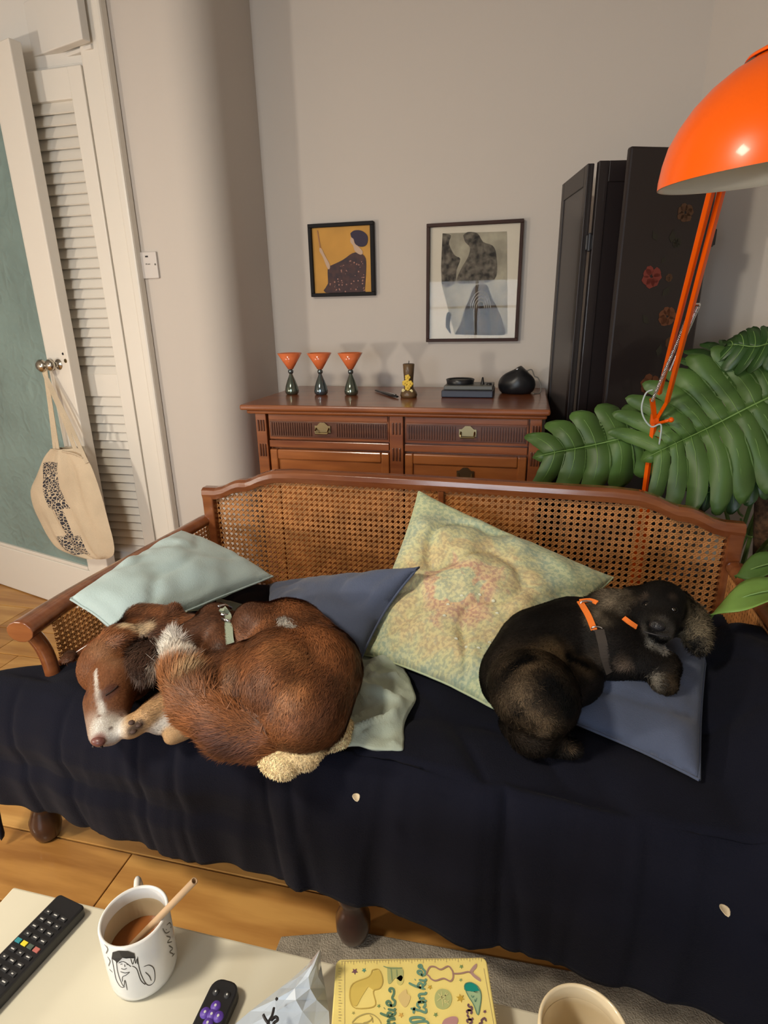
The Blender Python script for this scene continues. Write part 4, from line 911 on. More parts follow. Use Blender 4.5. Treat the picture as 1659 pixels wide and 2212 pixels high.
# brown and white collie, curled up asleep with its head to the left
t = thing('dog', 'brown and white long-haired dog curled up asleep at the left end of the sofa', 'dog', (-.6, .95, .49), 'dogs on the sofa')
q = pz
head = q(236, 1432, .555); mz0 = q(222, 1515, .530); mz1 = q(222, 1583, .512)
t0, t1, t2, t3, t4, t5 = q(690, 1575, .52), q(590, 1590, .525), q(505, 1570, .54), q(440, 1520, .565), q(398, 1460, .59), q(372, 1398, .61)
fw = (-.2, -.9, -.2)
pr = [
 cap(q(300, 1392, .56), .066, q(395, 1400, .56), .076, BRd, .024, f=(.8, .5, -.2)),
 cap(q(395, 1405, .56), .076, q(500, 1408, .56), .080, BR, .020, f=(.9, .2, -.2)),
 cap(q(500, 1408, .56), .080, q(620, 1385, .58), .092, BR, .016, f=(.9, -.1, -.3)),
 cap(q(620, 1385, .58), .092, q(685, 1450, .57), .090, BR, .018, f=(.6, -.8, -.2)),
 cap(q(685, 1450, .57), .090, q(660, 1530, .56), .082, BR, .020, f=(-.1, -1, -.3)),
 cap(q(470, 1470, .55), .065, q(560, 1500, .55), .080, BRd, .012),
 el(q(608, 1448, .600), (.108, .088, .076), BR, .020, (.35, -1, 0), f=(-.35, -.9, -.1)), el(q(525, 1450, .600), (.075, .040, .052), BR, .016, (.1, -1, 0), f=(-.2, -.9, -.1)), cap(q(600, 1390, .60), .070, q(690, 1440, .585), .082, BR, .022, f=(.6, -.6, -.1)),       # haunch
 cap(q(545, 1342, .640), .042, q(578, 1350, .63), .046, BRd, .006, f=(.3, -.8, 0)),           # raised hock knob
 cap(q(590, 1345, .62), .044, q(655, 1370, .60), .040, BR, .016, f=(.8, -.5, 0)),
 cap(q(400, 1385, .61), .034, q(458, 1352, .625), .036, BRd, .005, f=(.5, .5, 0)),            # elbow / upper foreleg
 cap(q(465, 1340, .625), .040, q(480, 1400, .60), .036, BRd, .006),
 cap(q(376, 1320, .635), .018, q(366, 1352, .61), .032, BRd, .012, f=(0, 1, .3)),
 cap(q(300, 1340, .60), .036, q(360, 1350, .60), .040, BR, .018, f=(.8, .4, 0)),
 cap(t0, .040, t1, .042, BR, .032, f=(-1, -.2, 0)), cap(t1, .042, t2, .050, BR, .038, f=(-1, .1, 0)),
 cap(t2, .050, t3, .052, BR, .040, f=(-.9, .6, 0)), cap(t3, .052, t4, .040, BRl, .042, f=(-.5, 1, .1)),
 cap(t4, .038, t5, .016, WH, .040, f=(-.4, 1, .1)),
 # head
 el(head, (.070, .060, .058), BR, .006, (0, -1, -.2), f=(0.1, .9, .1)),
 cap(q(250, 1475, .548), .052, q(238, 1512, .538), .044, BR, .004, f=(0, .9, .2)),
 cap(q(283, 1470, .535), .044, q(300, 1440, .535), .045, BRd, .012, f=(.6, .5, 0)),
 cap(mz0, .037, mz1, .0265, (.36, .26, .20), .003, f=(.05, 1, .1)), cap(q(252, 1550, .512), .026, q(240, 1585, .505), .023, (.45, .38, .32), .003, f=(.1, 1, 0)),
 el(q(214, 1596, .510), (.016, .017, .014), PK, .001, (0, -1, 0)),
 el(q(152, 1418, .555), (.030, .016, .010), BRd, .012, (-.5, .5, -.1), f=(-.3, -.8, 0)),
 el(q(318, 1418, .605), (.060, .034, .015), (.06, .028, .018), .034, (.5, -1, -.1), (.3, 0, 1), f=(.35, -.9, -.1)),      # folded ear
 el(q(255, 1372, .612), (.034, .040, .016), BR, .018, (.2, 1, 0), f=(.6, .6, 0)),
 # legs
 cap(q(440, 1545, .512), .026, q(345, 1560, .508), .025, WH, .005, f=(1, 0, 0)), cap(q(398, 1575, .500), .022, q(372, 1590, .497), .018, TAN, .003),
 cap(q(380, 1505, .535), .028, q(318, 1545, .530), .022, TAN, .008, f=(1, .3, 0)), el(q(290, 1566, .517), (.034, .025, .022), TAN, .003, (-.15, -1, 0)),
 cap(q(560, 1560, .53), .045, q(660, 1580, .52), .045, BRd, .02, f=(1, 0, 0)),
]
def sp_(h):
    return [(h(206, 1450), .0035, WH, .9, h(210, 1500)), (h(210, 1500), .006, WH, .9, h(222, 1540)), (h(218, 1562), .016, WH, .8, h(215, 1600)), (h(245, 1565), .019, WH, .8, h(252, 1580)), (h(165, 1450), .020, BR, 1.2, h(190, 1520)),
       (h(255, 1356), .014, (.60, .44, .27), .7, h(305, 1362)), (h(350, 1440), .020, (.64, .58, .50), .9, h(395, 1425)), (h(375, 1400), .012, WH, .8), (h(400, 1470), .016, (.42, .28, .15), 1.2),
       (h(607, 1333), .010, WH, .5, h(624, 1350)), (h(212, 1600), .0125, (.26, .11, .08), .7), (h(243, 1490), .012, (.10, .035, .02), .9, h(230, 1500)), (h(180, 1500), .010, (.09, .03, .018), 1.0),
       (h(262, 1545), .005, (.2, .12, .09), .8), (h(213, 1548), .004, (.25, .16, .12), .8), (h(238, 1574), .004, (.14, .10, .08), .8), (h(287, 1578), .009, (.10, .065, .045), .7, h(300, 1565)),
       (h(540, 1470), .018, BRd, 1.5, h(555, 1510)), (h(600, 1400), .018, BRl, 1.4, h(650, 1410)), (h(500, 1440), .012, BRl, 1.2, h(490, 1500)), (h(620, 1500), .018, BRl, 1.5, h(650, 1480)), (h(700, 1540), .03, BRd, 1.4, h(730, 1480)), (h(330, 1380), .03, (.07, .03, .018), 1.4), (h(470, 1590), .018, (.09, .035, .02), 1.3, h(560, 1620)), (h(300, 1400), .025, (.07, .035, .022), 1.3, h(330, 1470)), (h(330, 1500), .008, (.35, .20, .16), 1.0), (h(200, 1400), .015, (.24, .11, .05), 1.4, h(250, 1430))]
hit = animal(t, pr, .0062, 6, sp_, 140000, 1, floor_z=.487, var=.45, jit=.26)
def onto(px_, py_, zt):  return q(px_, py_, zt)
# closed eye, nostrils, mouth line
obj('eye', tube(spline([hit(228, 1502, .001), hit(236, 1497, .001), hit(246, 1490, .001), hit(254, 1482, .001)], 4), .0016, 6), flat('eyelid', (.03, .012, .008)), t, smooth=True)
obj('nose', MB().add(ell(hit(212, 1603, -.003), (.010, .0135, .009), (0, -1, 0))).g, mat('dog_nose_pink', (.15, .058, .048), .35, var=.2, vscale=90), t, smooth=True)
for dx in (-7, 7): obj('nostril', sphere(hit(212+dx, 1609, .004), (.0028, .0030, .0026), 8, 6), M['ink'], t, smooth=True)
for (x, y_) in ((288, 1580), (300, 1566), (284, 1560)): obj('paw_pad', sphere(hit(x, y_, -.001), (.0065, .0065, .0035), 10, 6), flat('paw_pad_skin', (.07, .04, .03)), t, smooth=True)
for k in range(3): obj('toe', cap(q(368+k*13, 1590-k*2, .494), .0085, q(372+k*13, 1580, .499), .009, WH)['g'], mat('toe_fur', (.60, .50, .38), .8), t, smooth=True)
hm = mat('harness_webbing_sage', (.26, .30, .22), .7, bump=.4, bscale=500)
def strapb(P, wd, m, name, par, th=.002):
    P = [Vector(p) for p in P]; vs = []; fs = []
    for i, p in enumerate(P):
        tt = (P[min(i+1, len(P)-1)]-P[max(i-1, 0)]).normalized(); s = tt.cross(V(0, -.5, .85)).normalized()*wd/2; nn = s.cross(tt).normalized()*th/2
        if nn.z < 0: nn = -nn
        vs += [p+s+nn, p-s+nn, p-s-nn, p+s-nn]
    for i in range(len(P)-1):
        for j in range(4): fs.append((4*i+j, 4*i+(j+1) % 4, 4*i+4+(j+1) % 4, 4*i+4+j))
    fs += [(3, 2, 1, 0), tuple(4*(len(P)-1)+j for j in range(4))]
    return obj(name, (vs, fs), m, par, smooth=False)
h_ = strapb(spline([hit(478, 1318, .004), hit(490, 1335, .004), hit(494, 1355, .004), hit(494, 1380, .004), hit(496, 1392, .004)], 4), .017, hm, 'harness', t)
strapb(spline([hit(400, 1325, .004), hit(430, 1318, .004), hit(475, 1320, .004), hit(495, 1322, .004)], 4), .006, hm, 'strap', h_)
obj('buckle', MB().add(tube([hit(470, 1313, .004), hit(484, 1310, .004), hit(497, 1316, .004)], .0028, 8)).add(tube([hit(476, 1330, .004), hit(500, 1332, .004)], .003, 8)).add(tube([hit(478, 1340, .004), hit(502, 1342, .004)], .003, 8)).g, M['chrome'], h_, smooth=True)

# black spaniel
t = thing('dog', 'black brindled floppy-eared dog in an orange harness lying at the right of the sofa', 'dog', (.1, 1.1, .49), 'dogs on the sofa')
BK = (.0085, .0070, .0060); BI = (.055, .038, .022); GR = (.14, .125, .105)
hd = q(1425, 1318, .655); fwd = (V(0, 0, EYE)-hd).normalized(); fdir = (fwd+V(.02, 0, -.45)).normalized()
m0 = q(1430, 1352, .665); m1 = q(1432, 1378, .668)
pr = [
 cap(q(1122, 1462, .57), .078, q(1165, 1405, .58), .088, BK, .009, f=(-.7, -.7, 0)),
 cap(q(1165, 1405, .58), .088, q(1240, 1375, .59), .085, BK, .009, f=(-.9, -.4, 0)),
 cap(q(1240, 1375, .59), .085, q(1315, 1395, .595), .076, BK, .010, f=(-.9, -.2, -.2)),
 cap(q(1290, 1350, .62), .060, q(1370, 1335, .64), .050, BK, .012, f=(-.9, -.2, -.2)),
 el(q(1150, 1490, .585), (.098, .080, .070), (.026, .018, .011), .015, (.5, -1, 0), f=(.2, -.9, -.2)),
 cap(q(1175, 1525, .565), .060, q(1150, 1580, .525), .045, (.018, .013, .009), .014, f=(.2, -.9, -.2)),
 cap(q(1120, 1560, .52), .035, q(1180, 1605, .505), .026, BK, .016, f=(.6, -.8, 0)),
 cap(q(1180, 1605, .505), .024, q(1232, 1617, .502), .019, BK, .014, f=(.9, -.3, 0)),
 cap(q(1195, 1490, .57), .048, q(1245, 1470, .555), .050, BK, .010),
 cap(q(1320, 1420, .58), .052, q(1385, 1425, .59), .040, BK, .014, f=(.7, -.5, 0)),
 cap(q(1385, 1425, .59), .036, q(1430, 1440, .585), .033, BK, .014, f=(.8, -.6, 0)),
 cap(q(1430, 1440, .585), .030, q(1432, 1475, .565), .027, BI, .012, f=(.1, -1, 0)),
 # head
 dict(g=ell(hd, (.062, .058, .062), fwd), a=hd, b=hd+V(0, 0, .001), r=.060, c=BK, L=.006, f=(0, .6, .8)),
 cap(hd+fwd*.030+V(0, 0, -.012), .040, hd+fwd*.062+V(.002, 0, -.030), .033, BK, .004, f=(0, .3, .9)),
 cap(hd+fwd*.055+V(.002, 0, -.040), .033, hd+fwd*.078+V(.003, 0, -.046), .027, GR, .006, f=(0, .3, -.9)),
 # ears
 el(q(1318, 1318, .655), (.062, .044, .022), (.050, .036, .022), .020, (-1, -.25, -.12), fwd, f=(-.9, -.3, -.3)),
 el(q(1372, 1300, .665), (.040, .034, .022), BK, .012, (-1, -.2, -.2), fwd, f=(-.9, -.3, -.2)),
 el(q(1497, 1352, .640), (.058, .030, .020), (.10, .078, .050), .018, (.12, -.8, -.65), fwd, f=(.2, -.8, -.6)),
 el(q(1472, 1305, .655), (.034, .026, .018), BK, .010, (.5, -.4, -.6), fwd, f=(.3, -.7, -.5)),
]
def sp_(h):
    return [(h(1130, 1440), .030, (.050, .034, .019), 1.5, h(1210, 1420)), (h(1120, 1500), .030, (.050, .034, .019), 1.5, h(1180, 1560)), (h(1200, 1400), .020, (.05, .034, .018), 1.4, h(1260, 1440)), (h(1190, 1470), .028, (.003, .003, .003), 1.2, h(1230, 1520)),
       (h(1405, 1388), .010, (.17, .16, .14), .9, h(1425, 1398)), (h(1430, 1400), .009, (.20, .19, .175), .9, h(1450, 1390)), (h(1432, 1340), .008, (.055, .05, .045), 1.0), (h(1412, 1462), .011, (.16, .14, .11), 1.0, h(1418, 1480)), (h(1500, 1330), .02, (.15, .12, .075), 1.3, h(1505, 1385)), (h(1480, 1395), .010, (.20, .17, .13), 1.3, h(1500, 1390)), (h(1170, 1580), .012, (.07, .05, .03), 1.2), (h(1225, 1610), .008, BI, 1.0),
       (h(1300, 1330), .024, (.075, .060, .042), 1.3, h(1340, 1290)), (h(1350, 1430), .014, (.075, .055, .04), 1.2), (h(1290, 1420), .02, (.03, .022, .015), 1.4), (h(1360, 1380), .02, (.010, .008, .007), 1.2), (h(1395, 1290), .008, (.035, .025, .018), 1.0), (h(1455, 1290), .008, (.035, .025, .018), 1.0)]
hit = animal(t, pr, .0058, 5, sp_, 130000, 2, floor_z=.49, wd=.0008, var=.55, jit=.5, brindle=1.3, fm='furdark')
ey = mat('dog_eye', (.012, .008, .005), .05, coat=1.0)
r_ = fwd.cross(V(0, 0, 1)).normalized(); u_ = r_.cross(fwd)
for sx in (-1, 1):
    e = hd+fwd*.0505+u_*.006+r_*sx*.0235; obj('eye', sphere(e, .0064, 14, 10), ey, t, smooth=True)
    obj('eyelid', tube([e+r_*.0085*math.cos(a_)+u_*.0065*math.sin(a_)+fwd*.004 for a_ in [i*math.pi/8 for i in range(17)]], .0018, 6), mat('dark_eyelid', (.005, .004, .004), .8, spec=.1), t, smooth=True)
nn_ = hd+fwd*.105+u_*-.030
obj('nose', ell(nn_-fwd*.002, (.009, .015, .011), fwd), mat('dog_nose_black', (.012, .011, .012), .25, bump=.4, bscale=400), t, smooth=True)
for sx in (-1, 1): obj('nostril', sphere(nn_+fwd*.006+r_*sx*.006, (.0028, .0028, .0028), 8, 6), M['ink'], t)
obj('mouth', tube(spline([nn_-u_*.016-r_*.022-fwd*.008, nn_-u_*.017-fwd*.001, nn_-u_*.016+r_*.022-fwd*.008], 5), .0016, 6), M['ink'], t, smooth=True)
om = mat('orange_webbing', (.95, .22, .03), .6, bump=.3, bscale=500)
h_ = strapb(spline([hit(1252, 1303, .004), hit(1262, 1318, .004), hit(1272, 1335, .004), hit(1284, 1362, .004)], 5), .012, om, 'harness', t, .003)
strapb(spline([hit(1252, 1303, .004), hit(1275, 1300, .004), hit(1290, 1305, .004)], 4), .010, om, 'strap', h_)
strapb(spline([hit(1345, 1338, .004), hit(1357, 1347, .004), hit(1372, 1357, .004)], 4), .010, om, 'strap', h_, .003)
strapb(spline([hit(1295, 1362, .004), hit(1302, 1390, .004), hit(1308, 1420, .004), hit(1318, 1450, .004)], 5), .018, flat('dark_webbing', (.045, .035, .028)), 'strap', h_)
obj('ring', MB().add(tube([hit(1266, 1307, .004)+V(.012*math.cos(a_), 0.003*math.cos(a_), .006*math.sin(a_)) for a_ in [i*math.pi/6 for i in range(13)]], .0018, 6)).add(tube([hit(1290, 1360, .004)+V(.010*math.cos(a_), 0, .005*math.sin(a_)) for a_ in [i*math.pi/6 for i in range(13)]], .0016, 6)).g, M['chrome'], h_, smooth=True)

# fleece toy
t = thing('fleece_toy', 'cream fluffy fleece dog toy lying in front of the brown dog', 'toy', (-.38, .82, .49))
FC = (.78, .60, .34)
pr = [el(q(622, 1628, .507), (.060, .036, .020), FC, .010, (1, -.1, 0)), el(q(600, 1650, .505), (.040, .026, .017), FC, .010, (1, -.5, 0)), el(q(655, 1620, .512), (.040, .028, .018), FC, .010, (1, .2, 0)),
      cap(q(670, 1612, .507), .019, q(735, 1597, .505), .016, FC, .010), cap(q(728, 1597, .505), .018, q(745, 1572, .508), .016, FC, .010), cap(q(565, 1612, .503), .020, q(600, 1640, .503), .022, FC, .010)]
animal(t, pr, .0045, 2, [], 26000, 3, floor_z=.487, wd=.0024, jit=1.6, var=.12)
for i, ((x, y_), (dx, dy), zz, lab) in enumerate((((770, 1727), (3, 13), .482, 'pale dry petal on the middle of the navy cover, below the throw'), ((1566, 1972), (10, 20), .452, 'large pale petal near the right front edge of the navy cover'), ((1519, 1465), (12, -6), .502, 'small white curled petal beside the slate cushion under the black dog'))):
    a, b = q(x-dx, y_-dy, zz), q(x+dx, y_+dy, zz); a.z = b.z = zz
    d = b-a; s = V(-d.y, d.x, 0)*.28; P = [a, a+d*.25+s*.9+V(0, 0, .003), a+d*.55+s+V(0, 0, .004), b, a+d*.55-s+V(0, 0, .004), a+d*.25-s*.9+V(0, 0, .003)]
    vs = [p+V(0, 0, .002) for p in P]+[a+d*.4+V(0, 0, .001)]
    tag(obj('petal', (vs, [(0, 1, 6), (1, 2, 6), (2, 3, 6), (3, 4, 6), (4, 5, 6), (5, 0, 6)]), M['seed'], None, smooth=True, solid=.0012, sub=1), lab, 'petal', 'petals on the cover')

# ------------------------------------------------------------------ tote bag on the door knob
bag = thing('tote_bag', 'cream canvas tote bag with a black leaf print, hanging from the glazed door knob', 'bag', tuple(P0+dd*.1+V(0, 0, .7)))
rows = [(968, 112, 168), (985, 98, 183), (1005, 88, 196), (1030, 78, 206), (1060, 66, 216), (1095, 72, 226), (1130, 88, 235), (1160, 104, 243), (1185, 125, 247), (1200, 160, 244), (1207, 185, 232)]
def on_door(x, y, off=0.02):
    d = ray(x, y); k = (P0-V(0, 0, EYE)-dn*off).dot(dn)/d.dot(dn); return V(0, 0, EYE)+d*k
vs = []; fs = []; uv = []; NB = 20
for sgn in (1, -1):
    o_ = len(vs)
    rr_ = spline([V(*r) for r in rows], 3)
    for i, r in enumerate(rr_):
        u = i/(len(rr_)-1)
        for j in range(NB+1):
            s = j/NB; x = r.y+(r.z-r.y)*s; e = math.sin(math.pi*s)**.6*math.sin(math.pi*min(1, .18+u*.80))**.6
            fold = .010*math.sin(s*13+u*5)+.008*math.sin(s*27-u*7)+(.018*math.exp(-((s-.28-.1*u)/.05)**2))*-1
            p = on_door(x, r.x, .052)-dn*(sgn*(.030*e+ (fold if sgn > 0 else 0)*e))
            vs.append(p); uv.append((s, u))
    for i in range(len(rr_)-1):
        for j in range(NB):
            q2 = o_+i*(NB+1)+j; f_ = (q2, q2+1, q2+NB+2, q2+NB+1); fs.append(f_ if sgn < 0 else f_[::-1])
bmz = mat('printed_canvas', (.56, .46, .33), .92, bump=.5, bscale=250, var=.06, vscale=10); nt = bmz.node_tree; b_ = nt.nodes['Principled BSDF']
tcn = nd(nt, 'ShaderNodeTexCoord'); vo = nd(nt, 'ShaderNodeTexVoronoi'); vo.feature = 'DISTANCE_TO_EDGE'; mp = nd(nt, 'ShaderNodeMapping'); mp.inputs['Scale'].default_value = (6.5, 11, 1); mp.inputs['Rotation'].default_value = (0, 0, .6)
nt.links.new(tcn.outputs['UV'], mp.inputs[0]); nt.links.new(mp.outputs[0], vo.inputs[0])
gt = nd(nt, 'ShaderNodeMath', operation='GREATER_THAN'); gt.inputs[1].default_value = .085; nt.links.new(vo.outputs[0], gt.inputs[0])
sx = nd(nt, 'ShaderNodeSeparateXYZ'); nt.links.new(tcn.outputs['UV'], sx.inputs[0])
def mth(op, a, b):
    n = nd(nt, 'ShaderNodeMath', operation=op)
    for k, v in ((0, a), (1, b)):
        if isinstance(v, (int, float)): n.inputs[k].default_value = v
        else: nt.links.new(v, n.inputs[k])
    return n.outputs[0]
X_, Y_ = sx.outputs[0], sx.outputs[1]
line = mth('SUBTRACT', X_, mth('MULTIPLY_ADD', Y_, .12)) if False else X_
cen1 = mth('ADD', mth('MULTIPLY', Y_, .42), .22)                       # the printed wreath: a slanting upper band
d1_ = mth('ABSOLUTE', mth('SUBTRACT', X_, cen1), 0)
top_b = mth('MULTIPLY', mth('LESS_THAN', d1_, .16), mth('MULTIPLY', mth('GREATER_THAN', Y_, .16), mth('LESS_THAN', Y_, .50)))
bot_b = mth('MULTIPLY', mth('LESS_THAN', mth('ABSOLUTE', mth('SUBTRACT', X_, .36), 0), .20), mth('MULTIPLY', mth('GREATER_THAN', Y_, .68), mth('LESS_THAN', Y_, .86)))
mid_b = mth('MULTIPLY', mth('LESS_THAN', mth('ABSOLUTE', mth('SUBTRACT', X_, .47), 0), .035), mth('MULTIPLY', mth('GREATER_THAN', Y_, .48), mth('LESS_THAN', Y_, .72)))
mk = mth('MULTIPLY', mth('MAXIMUM', mth('MAXIMUM', top_b, bot_b), mid_b), gt.outputs[0])
mm = nd(nt, 'ShaderNodeMixRGB'); mm.inputs[2].default_value = (.035, .035, .045, 1); nt.links.new(mk, mm.inputs[0])
src = b_.inputs['Base Color'].links[0].from_socket; nt.links.new(src, mm.inputs[1]); nt.links.new(mm.outputs[0], b_.inputs['Base Color'])
obj('body', (vs, fs, None, uv), bmz, bag, smooth=True)
kp = P0+dd*.100-dn*.030+V(0, 0, 1.078)
for (x, y, kx) in ((118, 972, 0), (126, 975, .004), (168, 985, -.002), (188, 1000, .0)):
    e = on_door(x, y, .060); m_ = kp.lerp(e, .5)+V(.002, -.004, -.01); P = spline([kp+V(kx, -.004, .006), kp+V(kx, -.008, -.03), m_, e], 5)
    strapb(P, .014, M['canvas'], 'handle', bag, .002)
obj('hem', tube(spline([on_door(112, 970, .062), on_door(135, 975, .078), on_door(160, 980, .074), on_door(180, 990, .062)], 4), .003, 6), M['canvas'], bag, smooth=True)

# ------------------------------------------------------------------ rug, table and what is on it
struct_r = obj('rug', prism([V(-.43, .79, .0), V(-.28, .835, 0), V(.40, .86, 0), V(1.2, .86, 0), V(1.2, -1.6, 0), V(-.43, -1.6, 0)], (0, 0, .009)), M['rug'], None, bev=.003)
tag(struct_r, 'flat grey-beige woven rug under the coffee table and sofa front', 'rug')
ZT_ = .455
tb = thing('coffee_table', 'low coffee table with a smooth cream top at the bottom of the photo', 'table', (-.3, .2, 0))
obj('tabletop', bb(-.688, .105, -.20, .486, ZT_-.022, ZT_), M['table'], tb, bev=.003)
for x in (-.66, .077):
    for y_ in (.455, -.17): obj('leg', bb(x-.018, x+.018, y_-.018, y_+.018, .009 if x > -.4 else 0, ZT_-.022), M['table'], tb, bev=.003)
def mug(c, r, h, m, root, inner, tea=None, hand=None):
    obj('body', lathe([(0, 0), (r*.90, 0), (r*.97, .004), (r*1.0, .012), (r, h-.002), (r-.0012, h), (r-.0032, h), (r-.004, h-.003), (r-.0042, .010), (r-.009, .005), (0, .005)], c, 56), m, root, smooth=True)
    obj('inner_glaze', lathe([(r-.0043, h*.80), (r-.0047, h*.79), (r-.0049, .012), (r-.0098, .0056), (0, .0056)], c, 48), inner, root, smooth=True)
    if hand:
        d = Vector(hand).normalized(); P = [c+d*(r-.001)+V(0, 0, h*.84), c+d*(r+.018)+V(0, 0, h*.86), c+d*(r+.030)+V(0, 0, h*.62), c+d*(r+.027)+V(0, 0, h*.36), c+d*(r+.010)+V(0, 0, h*.20), c+d*(r-.001)+V(0, 0, h*.20)]
        obj('handle', tube(spline(P, 6), .0052, 10, flat=(.8, 1.2)), m, root, smooth=True)
mc = V(-.428, .4275, ZT_+.0005); MR = .0405; MH = .095
t = thing('mug', 'white mug of tea with a line drawing of a figure and a paper straw', 'mug', mc)
mug(mc, MR, MH, M['ceramic'], t, M['stain'], hand=(-.55, .85, 0))
obj('tea', lathe([(0, .046), (MR-.0052, .046), (MR-.0052, .040), (0, .040)], mc, 40), M['tea'], t, smooth=False)
# drawing on the mug: strokes given as photo pixels on the mug's side
def on_mug(x, y, c=mc, r=MR):
    d = ray(x, y); o_ = V(0, 0, EYE)-c; a = d.x**2+d.y**2; b = 2*(o_.x*d.x+o_.y*d.y); k = o_.x**2+o_.y**2-r*r; D = b*b-4*a*k
    return c+o_+d*((-b-math.sqrt(max(D, 0)))/(2*a))
def c4(X, Y): return on_mug(X/2.9625, 1850+Y/2.9625)
def upm(p): return V(p.x-mc.x, p.y-mc.y, 0).normalized()
def strokes(L, name, m, par, wd=.0009, conv=c4, up=upm):
    g = MB()
    for s in L: P = spline([conv(*p) for p in s], 4); g.add(ribbon(P, wd, 0, up, .0003))
    o = obj(name, g.g, m, par); o['kind'] = 'stuff'; return o
strokes([[(716, 650), (730, 720), (745, 790), (775, 835), (800, 832)], [(745, 670), (752, 730), (770, 790), (792, 830), (800, 790), (815, 855)], [(880, 640), (888, 700), (905, 760), (935, 815), (965, 822), (990, 790), (985, 720), (955, 695), (920, 705)], [(845, 700), (875, 720), (900, 790), (930, 820)], [(760, 680), (790, 672), (820, 690), (838, 705)], [(775, 715), (795, 722), (812, 714)], [(770, 690), (785, 686)], [(808, 690), (825, 692)], [(798, 690), (800, 706)], [(830, 740), (805, 760), (785, 770), (784, 800)], [(930, 740), (955, 765), (968, 795)], [(836, 650), (850, 690), (862, 650), (868, 685), (878, 650), (880, 690)], [(770, 735), (800, 745), (830, 738)]], 'printed_drawing', M['ink'], t)
g = MB()
for s in ([(716, 650), (722, 610), (760, 600), (820, 602), (860, 618), (868, 650), (845, 645), (810, 650), (790, 642), (765, 658), (750, 680), (740, 665)],):
    P = [c4(*p) for p in s]; P = [p+upm(p)*.0007 for p in P]; cm = sum(P, V(0, 0, 0))/len(P); cm = mc+V(0, 0, cm.z-mc.z)+upm(cm)*(MR+.0008); n_ = len(g.v); g.v += P+[cm]; g.f += [(n_+i, n_+(i+1) % len(P), n_+len(P)) for i in range(len(P))]
obj('printed_hair', g.g, M['ink'], t)
strokes([[(1065, 440), (1085, 425), (1095, 450), (1060, 470)], [(1040, 460), (1060, 490), (1085, 480)], [(1065, 510), (1090, 520), (1070, 550), (1100, 545)], [(1080, 570), (1105, 590), (1085, 610), (1110, 625)], [(1100, 640), (1118, 620)], [(668, 560), (690, 590), (680, 620)], [(688, 640), (705, 670), (695, 700)], [(700, 720), (720, 740)]], 'printed_leaves', M['inkgrey'], t, .0014)
t = thing('straw', 'brown paper straw leaning out of the white mug', 'straw', mc+V(0, 0, .05))
s0 = mc+V(-.012, -.004, .040); s1 = pz(420, 1903, .615)
dS = (s1-s0).normalized(); a1, b1 = frame_of(dS)
N_ = 12; vs = []; fs = []
for (p, r_) in ((s0, .0042), (s1, .0042), (s1, .0030), (s0, .0030)):
    for j in range(N_): vs.append(p+a1*math.cos(2*math.pi*j/N_)*r_+b1*math.sin(2*math.pi*j/N_)*r_)
for k in range(4):
    for j in range(N_): fs.append((k*N_+j, k*N_+(j+1) % N_, ((k+1) % 4)*N_+(j+1) % N_, ((k+1) % 4)*N_+j))
t_ = obj('tube', (vs, fs), M['paper'], t, smooth=True)
m2c = pz(1262, 2228, .548); m2c.z = ZT_+.0005
t = thing('mug', 'plain cream mug cut off by the bottom edge, right of the yellow tin', 'mug', m2c)
mug(m2c, .0455, .094, M['ceramic_cream'], t, M['ceramic_cream'], hand=(.3, -1, 0))
# remotes
def remote(name, label, A, B, wd, th, rnd):
    """A = far end centre, B = near end centre on the table top"""
    A, B = Vector(A), Vector(B); A.z = B.z = ZT_+.0008
    u = (B-A).normalized(); s = V(u.y, -u.x, 0)  # s points to the photo's right-ish
    if s.x < 0: s = -s
    L = (B-A).length; r = thing(name, label, 'remote control', A)
    P = []
    for (cx, cy, a0) in ((L-rnd, wd/2-rnd, 0), (rnd, wd/2-rnd, 90), (rnd, -wd/2+rnd, 180), (L-rnd, -wd/2+rnd, 270)):
        for k in range(6): a_ = R(a0+k*18); P.append(A+u*(cx+rnd*math.cos(a_))+s*(cy+rnd*math.sin(a_)))
    obj('shell', prism(P, (0, 0, th)), M['black'], r, bev=.0025)
    return r, (lambda l, w_: A+u*l+s*w_+V(0, 0, th)), u, s
ra, rb = pz(155, 1940, .475), pz(-42, 2145, .475)
r1, W1, u1, s1 = remote('remote_control', 'long black remote with white-marked keys and coloured keys, left of the mug', ra, ra+(rb-ra).normalized()*.215, .050, .017, .006)
btn = mat('rubber_key', (.02, .02, .022), .6); wm = flat('key_marking', (.55, .55, .53))
ky = {'teal': flat('teal_key', (.02, .22, .26)), 'yellow': flat('yellow_key', (.72, .60, .03)), 'green': flat('dark_green_key', (.06, .09, .07)), 'red': flat('red_key', (.42, .12, .10))}
def key(W, u, s, l, w_, sl, sw, m, par, mark=None, ml=.0016, mw=.006):
    p = W(l, w_); Mx = Matrix((s, -u, V(0, 0, 1))).transposed(); g = MB().add(box(p+V(0, 0, .0010), (sw, sl, .0020), Mx), 0)
    if mark: g.add(box(p+V(0, 0, .0021), (mw, ml, .0003), Mx), 1)
    return obj('key', g.g, [m, mark or m], par, bev=.0004)
l = .026
for row in range(9):
    if row == 4:
        for k, c_ in enumerate(('teal', 'yellow', 'green', 'red')): key(W1, u1, s1, l, -.0165+k*.011, .0055, .0085, ky[c_], r1)
    else:
        for k in range(3): key(W1, u1, s1, l, -.014+k*.014+(.001 if row % 2 else 0), .0052, .0098, btn, r1, wm, .0014, .0055 if (row+k) % 3 else .003)
    l += .0105
pc_ = W1(.150, 0); obj('ring_pad', MB().add(lathe([(.016, .0), (.0165, .0022), (.0150, .0024), (.0145, 0)], pc_, 28)).g, mat('ring_grey', (.20, .20, .22), .4), r1, smooth=True)
